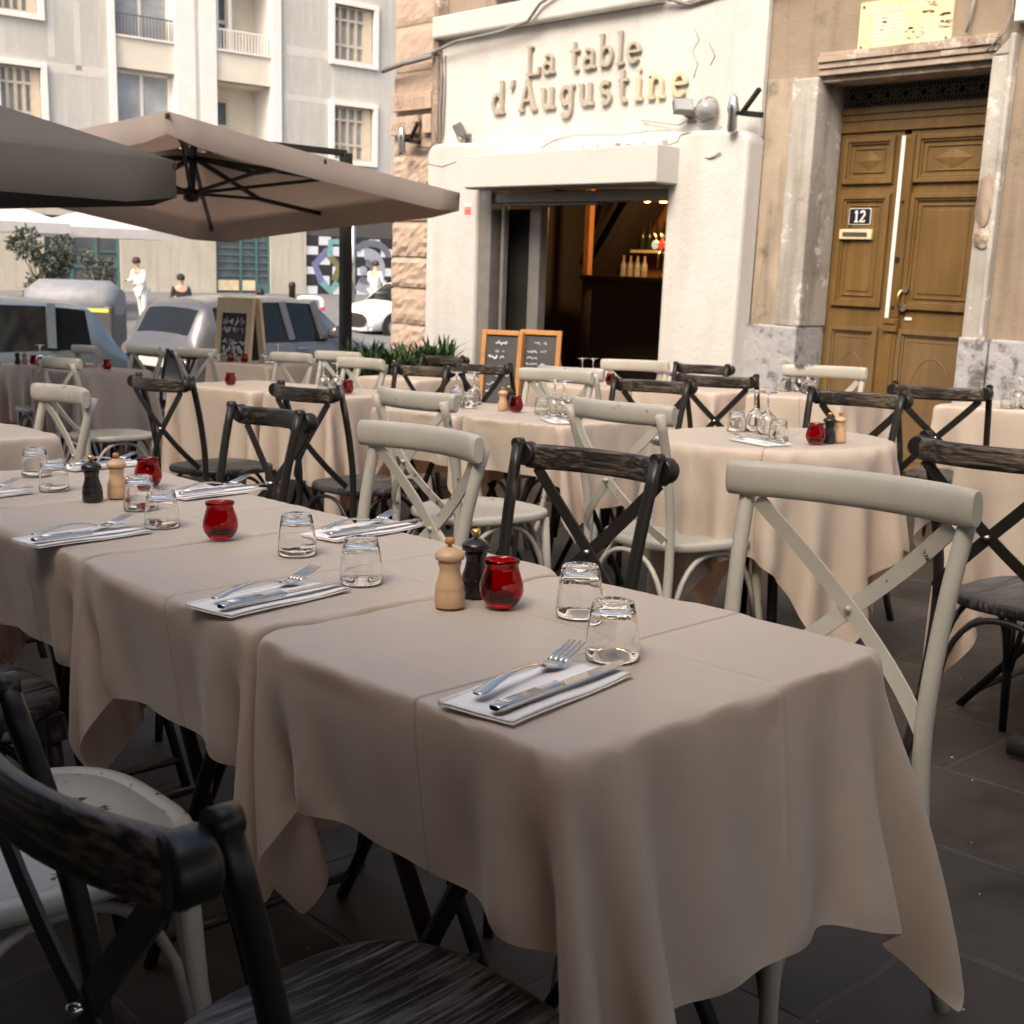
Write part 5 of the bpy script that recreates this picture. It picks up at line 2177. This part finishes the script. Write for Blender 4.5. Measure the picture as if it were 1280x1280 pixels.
def cloth_obj(me, x, y, rz, label, z=.752, sub=2):
    o = bpy.data.objects.new('tablecloth', me)
    COL.objects.link(o)
    md = o.modifiers.new('subdiv', 'SUBSURF')
    md.levels = md.render_levels = sub
    stand(o, x, y, z, rz)
    tag(o, label, 'tablecloth', 'sand coloured tablecloths')
    return o

HX = .283
sim_end = solve_cloth(HX, HX, (.26, .30, .195, .32), left=True, wind=(.5, 1.2, 2.0), seed=1, steps=720, cell=.0165)
sim_mid = solve_cloth(HX, HX, (.26, .26, .20, .28), left=True, right=True, wind=(0, 1.2), seed=2, cell=.020)
sim_free = solve_cloth(HX, HX, .40, wind=(.0, .5), seed=3)
sim_wide = solve_cloth(.40, .30, .42, wind=(.1, .4), seed=5, cell=.027)
sim_disc = solve_cloth(.40, .40, .32, disc=.40, wind=(.0, .4), seed=4)
ME = {'end': cloth_mesh('tablecloth', sim_end), 'mid': cloth_mesh('tablecloth', sim_mid), 'free': cloth_mesh('tablecloth', sim_free), 'wide': cloth_mesh('tablecloth', sim_wide),
      'disc': cloth_mesh('tablecloth', sim_disc), 'end_l': cloth_mesh('tablecloth', sim_end, True)}

# tables (under the cloths): top board and crossed iron legs
def make_table(hx, hy, label, group):
    r = tag(empty('bistro_table'), label, 'table', group)
    b = MB()
    b.box(-hx + .03, hx - .03, -hy + .025, hy - .025, TOPZ - .03, TOPZ - .005)
    b.build('table_top', 'dark_mill', r, bevel=.011)
    for sy in (-1, 1):
        for sx in (-1, 1):
            b = MB()
            b.tube([(sx * hx * .82, sy * hy * .72, 0), (-sx * hx * .7, sy * (hy * .72 - .012 * sx), TOPZ - .03)], .012, 8)
            b.build('leg', 'dark_metal', r)
    for sx in (-1, 1):
        b = MB()
        b.tube([(sx * hx * .70, -hy * .72, .06), (sx * hx * .70, hy * .72, .06)], .010, 8)
        b.build('stretcher', 'dark_metal', r)
    return r

def make_round_table(R_, label):
    r = tag(empty('round_table'), label, 'table')
    b = MB()
    b.lathe([(0, TOPZ - .032), (R_ - .02, TOPZ - .032), (R_ - .012, TOPZ - .02), (R_ - .022, TOPZ - .006), (0, TOPZ - .006)], 40)
    b.build('table_top', 'dark_mill', r)
    for k in range(4):
        a = PI / 4 + k * PI / 2
        b = MB()
        b.tube([(.30 * math.cos(a), .30 * math.sin(a), 0), (.24 * math.cos(a), .24 * math.sin(a), TOPZ - .03)], .017, 8)
        b.build('leg', 'dark_metal', r)
    return r

kt = Kind(make_table(HX, HX, 'x', 'small bistro tables under cloths'))
kw = Kind(make_table(.40, .30, 'x', 'wider bistro tables under cloths'))
R25 = math.radians(-2.0)
TB = [   # cloth kind, x, y, rotation, where it stands
    ('end', -.985, 1.035, R25 * .3, 'the nearest table with two upturned tumblers'),
    ('mid', -1.572, 1.055, R25, 'the second table of the near row, with one red glass at its left'),
    ('mid', -2.158, 1.080, R25, 'the third table of the near row, red glass and tumblers in the middle'),
    ('end_l', -2.745, 1.105, R25, 'the last table of the near row, black and beige mills at its right'),
    ('free', -4.06, 1.28, R25, 'the small table at the left edge beyond the near row'),
    ('end_l', -3.86, 3.33, 0, 'the left central table, tumblers behind a cream rail'),
    ('end', -3.275, 3.35, 0, 'the right central table with mills and four glasses'),
    ('wide', -5.72, 3.42, .08, 'the long table at left with the red glass at its far edge'),
    ('free', -4.95, 3.46, .04, 'the table with two wine glasses behind the black chair'),
    ('wide', -8.15, 5.0, .10, 'the far table in front of the chalkboard stand'),
    ('free', -8.75, 3.55, .05, 'the far left table with mills and red glass before the navy car'),
    ('free', -7.75, 3.42, .05, 'the far left table with a lone red glass'),
    ('free', -5.9, 4.72, .05, 'the table beside the planter, behind wide cream chair'),
    ('free', -4.72, 5.05, .03, 'the table with small red tumbler before the dark opening'),
    ('free', -4.10, 5.30, .03, 'the table under the white wall, between two black chairs'),
    ('free', -3.42, 5.42, .03, 'the small table before the grey flaking wall base'),
    ('wide', -2.30, 5.52, .0, 'the table at the right edge with wine glasses, before the stone base'),
    ('wide', -1.20, 3.55, -.04, 'the peach table at the right edge behind the bare grain chair'),
]
for kd, x, y, rz, where in TB:
    t = (kw if kd == 'wide' else kt).get()
    stand(t, x, y, 0, rz)
    t['label'] = ('dark table of ' + where.replace('the ', '', 1))
    cloth_obj(ME[kd], x, y, rz, 'cloth on ' + where, sub=2 if (x > -4 and y < 4) else 1)
RT = make_round_table(.40, 'round table with four straight black legs under a hanging sand cloth')
stand(RT, -2.30, 3.37)
cloth_obj(ME['disc'], -2.30, 3.37, .4, 'sand cloth falling in folds from the round table')

# ------------------------------------------------------------------ things on the tables
def put(o, x, y, rz=0.0, h=0.0):
    return stand(o, x, y, .7575 + h, rz)

def tumbler():
    r = tag(empty('tumbler'), 'x', 'tumbler', 'upturned tumblers on the tables')
    mb = MB()
    H_ = .068
    # stands on its rim: thick faceted foot on top
    out = [(.0318, 0), (.0326, .0015), (.0322, .012), (.0312, .026), (.0298, .040), (.0280, .053), (.0266, .060), (.0258, .0645), (.0245, .0672), (.0228, .068)]
    inn = [(.0, .0605), (.018, .060), (.0238, .0565), (.0268, .048), (.0288, .034), (.0302, .018), (.0308, .002), (.0318, 0)]
    prof = out + [(.021, .0668), (.012, .0658), (.0, .066)]
    def fl(t, z):
        return 1 - .035 * abs(math.sin(4.5 * t)) * max(0, min(1, (z - .03) / .03))
    mb.lathe(prof, 36, mod=fl, caps=False)
    mb2 = MB()
    mb2.lathe(inn, 36, caps=False)
    mb.add(mb2.v, mb2.f)
    mb.build('glass_body', 'glass', r)
    mb = MB()
    rr = random.Random(1)
    for k in range(9):
        a = k * 2 * PI / 9
        mb.tube([(.0125 * math.cos(a), .0125 * math.sin(a), .0664), (.0215 * math.cos(a), .0215 * math.sin(a), .0674)], .0011, 5)
    mb.build('moulded_foot', 'glass', r)
    return r

def wine_glass():
    o = MB()
    prof = [(.030, .0), (.0335, .022), (.034, .04), (.028, .06), (.014, .074), (.0045, .082), (.0035, .10), (.0035, .125), (.006, .134), (.030, .139), (.033, .1405), (.030, .142), (.0, .143)]
    o.lathe(prof, 24, caps=False)
    i = MB()
    i.lathe([(.0, .076), (.012, .071), (.026, .059), (.0325, .04), (.032, .022), (.0287, .0), (.030, 0)], 24, caps=False)
    o.add(i.v, i.f)
    ob = o.build('wine_glass', 'glass')
    return tag(ob, 'x', 'wine glass', 'upturned wine glasses')

def red_glass():
    r = tag(empty('candle_glass'), 'x', 'candle glass', 'red glass candle holders')
    o = MB()
    def fac(t, z):
        return 1 + .018 * math.sin(9 * t + 60 * z) * math.sin(130 * z) if z < .055 else 1
    prof = [(.0, 0), (.019, .0005), (.0225, .004), (.0285, .013), (.0312, .022), (.0305, .032), (.0275, .043), (.0240, .053), (.0232, .058), (.0252, .062), (.0258, .0645), (.0245, .0665)]
    o.lathe(prof, 48, mod=fac, caps=False)
    i = MB()
    i.lathe([(.0245, .0665), (.0225, .0645), (.0205, .058), (.0212, .053), (.0248, .043), (.0278, .032), (.0284, .022), (.0258, .013), (.019, .007), (.0, .006)], 48, caps=False)
    o.add(i.v, i.f)
    o.build('glass_body', 'red_glass', r)
    o = MB()
    o.lathe([(.0, .0075), (.0165, .0075), (.0168, .018), (.0, .019)], 20)
    o.build('candle', 'lamp_red', r)
    return r

def mill(m, label, grp):
    r = tag(empty('pepper_mill'), label, 'mill', grp)
    o = MB()
    o.lathe([(.0, 0), (.0205, 0), (.0212, .002), (.0212, .021), (.0200, .0235), (.0205, .0255), (.0200, .030), (.0165, .040), (.0145, .049), (.0143, .054), (.0162, .060), (.0165, .0622), (.0150, .064), (.0150, .0652)], 28)
    o.build('body', m, r)
    o = MB()
    o.lathe([(.0155, .0654), (.0200, .0668), (.0208, .071), (.0202, .0745), (.0165, .078), (.0115, .0815), (.0060, .0835), (.0, .084)], 28)
    o.build('head', m, r)
    o = MB()
    o.lathe([(.003, .0835), (.003, .0865), (.0060, .0885), (.0072, .0925), (.0055, .0965), (.0, .0975)], 16)
    o.build('knob', 'brass' if m == 'dark_mill' else 'orange_wood', r)
    return r

def napkin():
    """paper napkin folded to a strip, with a soft open edge"""
    mb = MB()
    rr = random.Random(4)
    for lay in range(2):
        n, m_ = 14, 8
        w0, l0 = .049 - .0012 * lay, .1075 - .001 * lay
        o = len(mb.v)
        for i in range(n + 1):
            for j in range(m_ + 1):
                x = -w0 + 2 * w0 * j / m_
                y = -l0 + 2 * l0 * i / n
                curl = .0035 * max(0, (j / m_ - .6) / .4) ** 2 * (.4 + .6 * math.sin(i * .5))
                mb.v.append((x, y, .0012 + .0024 * lay + curl * (lay + 1) * .4 + rr.uniform(-.0003, .0003)))
        for i in range(n):
            for j in range(m_):
                a = o + i * (m_ + 1) + j
                mb.f.append((a, a + 1, a + m_ + 2, a + m_ + 1))
    # folded side
    mb.tube([(-.0485, -.107, .0026), (-.0485, .107, .0026)], [(.0012, .0026), (.0012, .0026)], 10, up=(0, 0, 1))
    ob = mb.build('napkin', 'napkin')
    md = ob.modifiers.new('thick', 'SOLIDIFY')
    md.thickness = .0012
    return tag(ob, 'x', 'napkin', 'folded white napkins')

def fork():
    mb = MB()
    L = .198
    # handle to neck, then the bowl with four tines, bowed
    def zc(y):
        t = y / L
        return .006 + .010 * math.sin(PI * min(1, max(0, (t - .05) / .6))) * .8 + (.012 * ((t - .68) / .32) ** 2 if t > .68 else 0) - (.004 * math.sin(PI * (t - .62) / .2) if .62 < t < .82 else 0)
    ys = [0, .004, .012, .03, .055, .08, .1, .115, .125]
    rad = [(.004, .0012), (.0075, .0017), (.0086, .0018), (.0075, .0018), (.0058, .0018), (.0042, .0018), (.0034, .0018), (.0034, .0018), (.0042, .0017)]
    mb.tube([(0, y, zc(y)) for y in ys], rad, 12, up=(0, 0, 1), power=2.6)
    ys2 = [.125, .133, .141, .149, .154]
    wd = [.0044, .0095, .0118, .0122, .0122]
    mb.tube([(0, y, zc(y)) for y in ys2], [(a, .0011) for a in wd], 12, up=(0, 0, 1), power=4)
    for k in range(4):
        x = -.0102 + k * .0068
        mb.tube([(x, y, zc(y)) for y in (.152, .163, .175, .187, .198)], [(.0021, .0010), (.0020, .0010), (.0019, .0010), (.0017, .0009), (.0009, .0006)], 8, up=(0, 0, 1), power=3)
    ob = mb.build('fork', 'steel')
    return tag(ob, 'x', 'fork', 'steel forks on napkins')

def knife():
    r = tag(empty('knife'), 'x', 'knife', 'steel knives on napkins')
    mb = MB()
    ys = [0, .003, .012, .04, .075, .098, .103, .108]
    rad = [(.0055, .0025), (.0085, .0038), (.0092, .0042), (.0085, .0042), (.0072, .0042), (.0065, .004), (.0075, .0045), (.006, .003)]
    mb.tube([(0, y, .0045) for y in ys], rad, 14, up=(0, 0, 1), power=2.8)
    for x in (-.0045, 0, .0045):
        mb.tube([(x, .014, .0086), (x * .8, .07, .0084)], .0008, 6)
    mb.build('handle', 'steel', r)
    mb = MB()
    blade = [(-.0065, .106), (.0072, .106), (.0085, .15), (.0092, .19), (.0075, .212), (.001, .224), (-.0062, .216), (-.0066, .16)]
    mb.prism(blade, .0036, .0052)
    mb.build('blade', 'steel', r, bevel=.0005)
    return r

K_t, K_w, K_r = Kind(tumbler()), Kind(wine_glass()), Kind(red_glass())
K_ml, K_md = Kind(mill('wood_mill', 'x', 'pale wooden mills')), Kind(mill('dark_mill', 'x', 'black mills'))
K_n, K_f, K_k = Kind(napkin()), Kind(fork()), Kind(knife())

def lab(o, s):
    o['label'] = s
    return o
for x, y, s in [(-.893, 1.017, 'upturned tumbler nearest to us, just behind the fork tips'),
                (-1.058, 1.133, 'upturned tumbler behind the nearest one, left of it'),
                (-1.409, 1.025, 'upturned tumbler on the second table beside the fork tips'),
                (-1.651, 1.069, 'upturned tumbler on the second table, right of the red glass'),
                (-2.034, 1.019, 'upturned tumbler of the third table, left of the middle red glass'),
                (-2.245, 1.077, 'upturned tumbler partly before the rear red glass'),
                (-2.607, 1.048, 'upturned tumbler left of the black mill, front one of two'),
                (-2.862, 1.107, 'upturned tumbler left of the black mill, rear one of two'),
                (-3.396, 3.36, 'left tumbler of the four glasses on the central table'),
                (-3.183, 3.34, 'right tumbler of the four glasses on the central table'),
                (-3.90, 3.34, 'tumbler on the central left table, left of two'), (-3.80, 3.32, 'tumbler on the central left table, right of two'),
                (-2.49, 3.43, 'left tumbler on the round table'), (-2.206, 3.27, 'right tumbler on the round table'),
                (-3.66, 5.46, 'left tumbler on the table before the flaking wall'), (-3.43, 5.35, 'right tumbler on the table before the flaking wall'),
                (-2.37, 5.30, 'tumbler at the right edge among the wine glasses'), (-8.06, 4.93, 'tumbler on the far table right of the chalkboard stand'), (-8.1, 5.02, 'rear tumbler on the far table by the chalkboard stand'),
                (-8.45, 4.78, 'tumbler beside the wine glass on the far chalkboard table'), (-8.52, 3.45, 'tumbler at the left edge by the far wine glass')]:
    lab(put(K_t.get(), x, y, random.uniform(0, 6)), s)
for x, y, s in [(-3.325, 3.36, 'left wine glass of two on the central right table'), (-3.255, 3.34, 'right wine glass of two on the central right table'), (-4.00, 3.42, 'wine glass on the central left table'),
                (-3.95, 3.48, 'rear wine glass on the central left table'),
                (-2.44, 3.47, 'left wine glass on the round table'), (-2.355, 3.42, 'right wine glass on the round table'), (-3.60, 5.50, 'left wine glass before the flaking wall'), (-3.50, 5.42, 'right wine glass before the flaking wall'),
                (-2.30, 5.34, 'wine glass at the right edge, front one'), (-2.36, 5.38, 'wine glass at the right edge, rear one'), (-4.85, 5.12, 'wine glass before the dark opening, left of the red tumbler'), (-4.80, 5.16, 'wine glass before the dark opening, next to the red tumbler'),
                (-5.08, 3.45, 'left wine glass seen over the black chair rail'), (-5.03, 3.50, 'right wine glass seen over the black chair rail'), (-8.42, 4.86, 'wine glass on the far table left of the chalkboard stand'),
                (-7.98, 5.0, 'wine glass on the far table right of the chalkboard stand'), (-8.55, 3.38, 'bright wine glass at the left edge of the photo')]:
    lab(put(K_w.get(), x, y), s)
for x, y, s in [(-1.16, 1.083, 'red candle glass beside the two mills on the nearest table'), (-1.852, 1.039, 'red candle glass alone on the second table'),
                (-2.52, 1.231, 'red candle glass behind tumblers on the third table'), (-3.53, 3.34, 'red candle glass next to the pale mill on the central table'),
                (-2.063, 3.265, 'bright red candle glass on the round table'), (-4.56, 5.05, 'small red candle glass before the dark opening'), (-4.83, 3.42, 'red candle glass at the right end of a black chair rail'),
                (-8.36, 4.80, 'red candle glass left of the chalkboard stand'), (-8.18, 4.82, 'red candle glass right of the chalkboard stand'), (-8.62, 3.36, 'red candle glass beside mills on the far left table'),
                (-7.68, 3.48, 'red candle glass alone on the far left table edge'), (-5.75, 3.30, 'red candle glass half hidden behind a black chair post'), (-3.62, 5.62, 'red candle glass under the bright white chair')]:
    lab(put(K_r.get(), x, y, random.uniform(0, 6)), s)
for x, y, s in [(-1.207, 1.029, 'pale wooden mill in front of the black one, nearest table'), (-2.411, 1.106, 'beige mill beside the black mill on the far near-row table'), (-3.62, 3.35, 'pale wooden mill on the central table'),
                (-2.045, 3.375, 'pale mill behind the black one on the round table'), (-8.66, 3.31, 'pale mill on the far left table')]:
    lab(put(K_ml.get(), x, y), s)
for x, y, s in [(-1.232, 1.099, 'black mill with brass knob behind the pale one'), (-2.403, 1.047, 'black mill left of the beige one on the near row'), (-3.66, 3.42, 'black mill behind the pale mill on the central table'),
                (-2.055, 3.33, 'black mill on the round table by the red glass'), (-8.69, 3.27, 'black mill on the far left table'), (-6.02, 4.62, 'black mill on the table beside the planter')]:
    lab(put(K_md.get(), x, y), s)
for x, y, dg, s in [(-.858, .862, 8, 'on the nearest table'), (-1.405, .865, 8, 'on the second table, near side'), (-2.02, .86, 5, 'on the third table, near side'), (-1.745, 1.275, 6, 'on the second table, far side'),
                    (-2.34, 1.30, 6, 'on the third table, far side'), (-2.93, 1.31, 6, 'at the far left end of the near row'), (-2.62, .88, 6, 'at the left edge of the near row'), (-3.12, 3.18, 60, 'on the central table'), (-2.20, 3.16, 70, 'on the round table')]:
    a = math.radians(dg)
    c_, s_ = math.cos(a), math.sin(a)
    lab(put(K_n.get(), x, y, a), 'folded white napkin ' + s)
    lab(put(K_f.get(), x + c_ * -.018 - s_ * -.085, y + s_ * -.018 + c_ * -.085, a + math.radians(4), .0075), 'steel fork lying on the napkin ' + s)
    lab(put(K_k.get(), x + c_ * .022 - s_ * -.105, y + s_ * .022 + c_ * -.105, a + math.radians(-2), .0075), 'steel knife lying on the napkin ' + s)

# ------------------------------------------------------------------ chalkboards
def scribble(mb, x0, x1, z, hgt, rnd, y=-.001):
    x = x0
    while x < x1 - .01:
        wl = rnd.uniform(.03, .09)
        pts = []
        n = int(wl / .008) + 2
        for k in range(n):
            pts.append((min(x1, x + wl * k / n), y, z + hgt * rnd.uniform(-.5, .5)))
        mb.tube(pts, hgt * .14, 4)
        x += wl + .018
def menu(x, y, z, rz, lean, wd, hg, label, seed, heavy):
    r = tag(empty('menu_board', (x, y, z)), label, 'chalkboard')
    r.rotation_euler = (Matrix.Rotation(rz, 3, 'Z') @ Matrix.Rotation(-lean, 3, 'X')).to_euler()
    b = MB()
    f = .035
    b.box(-wd / 2, -wd / 2 + f, -.02, .012, 0, hg)
    b.box(wd / 2 - f, wd / 2, -.02, .012, 0, hg)
    b.box(-wd / 2 + f, wd / 2 - f, -.0195, .012, 0, f)
    b.box(-wd / 2 + f, wd / 2 - f, -.0195, .012, hg - f, hg)
    b.build('frame', 'orange_wood', r, bevel=.004)
    b = MB()
    b.box(-wd / 2 + f, wd / 2 - f, -.004, .008, f, hg - f)
    b.build('slate', 'slate', r)
    b = MB()
    rnd = random.Random(seed)
    zz = hg - f - .06
    while zz > f + .05:
        big = heavy and rnd.random() < .6
        x0 = -wd / 2 + f + .02 + rnd.choice((0, 0, .05))
        scribble(b, x0, wd / 2 - f - rnd.uniform(.03, .2), zz, .042 if big else .022, rnd, -.0055)
        zz -= rnd.choice((.045, .06, .10)) * (1.25 if big else 1)
    b.build('chalk_writing', 'chalk', r)
    return r
menu(-6.26, 5.74, G(-6.27, 5.72) + .46, .62, .20, .30, .58, 'left chalkboard menu in an orange wooden frame before the dark opening', 3, True)
menu(-6.06, 5.93, G(-6.0, 5.97) + .46, .62, .20, .30, .58, 'right chalkboard menu in an orange wooden frame before the dark opening', 5, False)
es = tag(empty('easel'), 'orange wooden easel legs holding the two chalkboard menus', 'easel')
stand(es, -6.18, 5.93, 0, .72)
b = MB()
for sx in (-.35, .35):
    b.bar((sx, -.05, 0), (sx * .6, .20, 1.0), .04, .03)
    b.bar((sx, .45, 0), (sx * .6, .22, 1.0), .03, .03)
b.bar((-.36, -.06, .445), (.36, -.06, .445), .09, .02)
b.build('legs', 'orange_wood', es)
# A-shaped street chalkboard behind the far table
ab = tag(empty('chalkboard_stand', (-8.72, 5.10, G(-8.72, 5.1))), 'pale framed A-shaped chalkboard standing before the grey car', 'chalkboard')
ab.rotation_euler = (0, 0, math.radians(28))
for s, nm in ((-1, 'front_panel'), (1, 'rear_panel')):
    mm = Matrix.Translation((0, 0, 0)) @ Matrix.Translation((0, s * .24, 0)) @ Matrix.Rotation(s * .155, 4, 'X')
    b = MB()
    hg, wd, f = 1.27, .33, .05
    b.box(-wd / 2, -wd / 2 + f, -.02, .02, 0, hg, mm)
    b.box(wd / 2 - f, wd / 2, -.02, .02, 0, hg, mm)
    b.box(-wd / 2 + f, wd / 2 - f, -.0195, .0195, .25, .25 + f, mm)
    b.box(-wd / 2 + f, wd / 2 - f, -.0195, .0195, hg - .12, hg, mm)
    pn = b.build(nm, 'pale_wood', ab)
    b = MB()
    b.box(-wd / 2 + f, wd / 2 - f, -.006, .006, .25 + f, hg - .12, mm)
    b.build('slate', 'slate', pn)
    if s < 0:
        b = MB()
        rnd = random.Random(8)
        for zz, hh in ((1.08, .07), (1.01, .06), (.92, .05), (.85, .07), (.78, .05), (.68, .04), (.61, .03), (.50, .03), (.44, .03)):
            scribble(b, -.10, .10 - rnd.uniform(0, .05), zz, hh, rnd, -.009)
        b.v = [tuple(mm @ Vector(p)) for p in b.v]
        b.build('chalk_writing', 'chalk', pn)

# dark cast foot lying on the paving at the right
b = MB()
b.tube([(-.02, 0, .035), (.05, .0, .04), (.10, .0, .034), (.16, .01, .034), (.34, .02, .030)], [.022, .036, .028, .030, .026], 14)
for k in range(5):
    b.tube([(.15 + k * .03, .01, .034), (.162 + k * .03, .011, .034)], .034, 12)
o = b.build('cast_iron_weight', 'dark_metal')
stand(o, -1.22, 3.02, 0, .35)
tag(o, 'black ribbed cast weight lying on the paving at the right edge', 'weight')

# crumbs and bits on the paving
rr = random.Random(31)
b = MB()
for k in range(150):
    x, y = (rr.uniform(-1.9, .1), rr.uniform(1.4, 4.2)) if k % 3 else (rr.uniform(-3, -.3), rr.uniform(.2, 1.8))
    r_ = rr.uniform(.0015, .005)
    z = G(x, y)
    o = len(b.v)
    a0 = rr.uniform(0, 6)
    for q in range(5):
        f = rr.uniform(.5, 1.2) * r_
        b.v.append((x + f * math.cos(a0 + q * 1.257), y + f * math.sin(a0 + q * 1.257), z + .0005))
    b.v.append((x, y, z + r_ * .6))
    for q in range(5):
        b.f.append((o + q, o + (q + 1) % 5, o + 5))
tag(b.build('crumbs', 'pink_stone', smooth=False), kind='stuff')
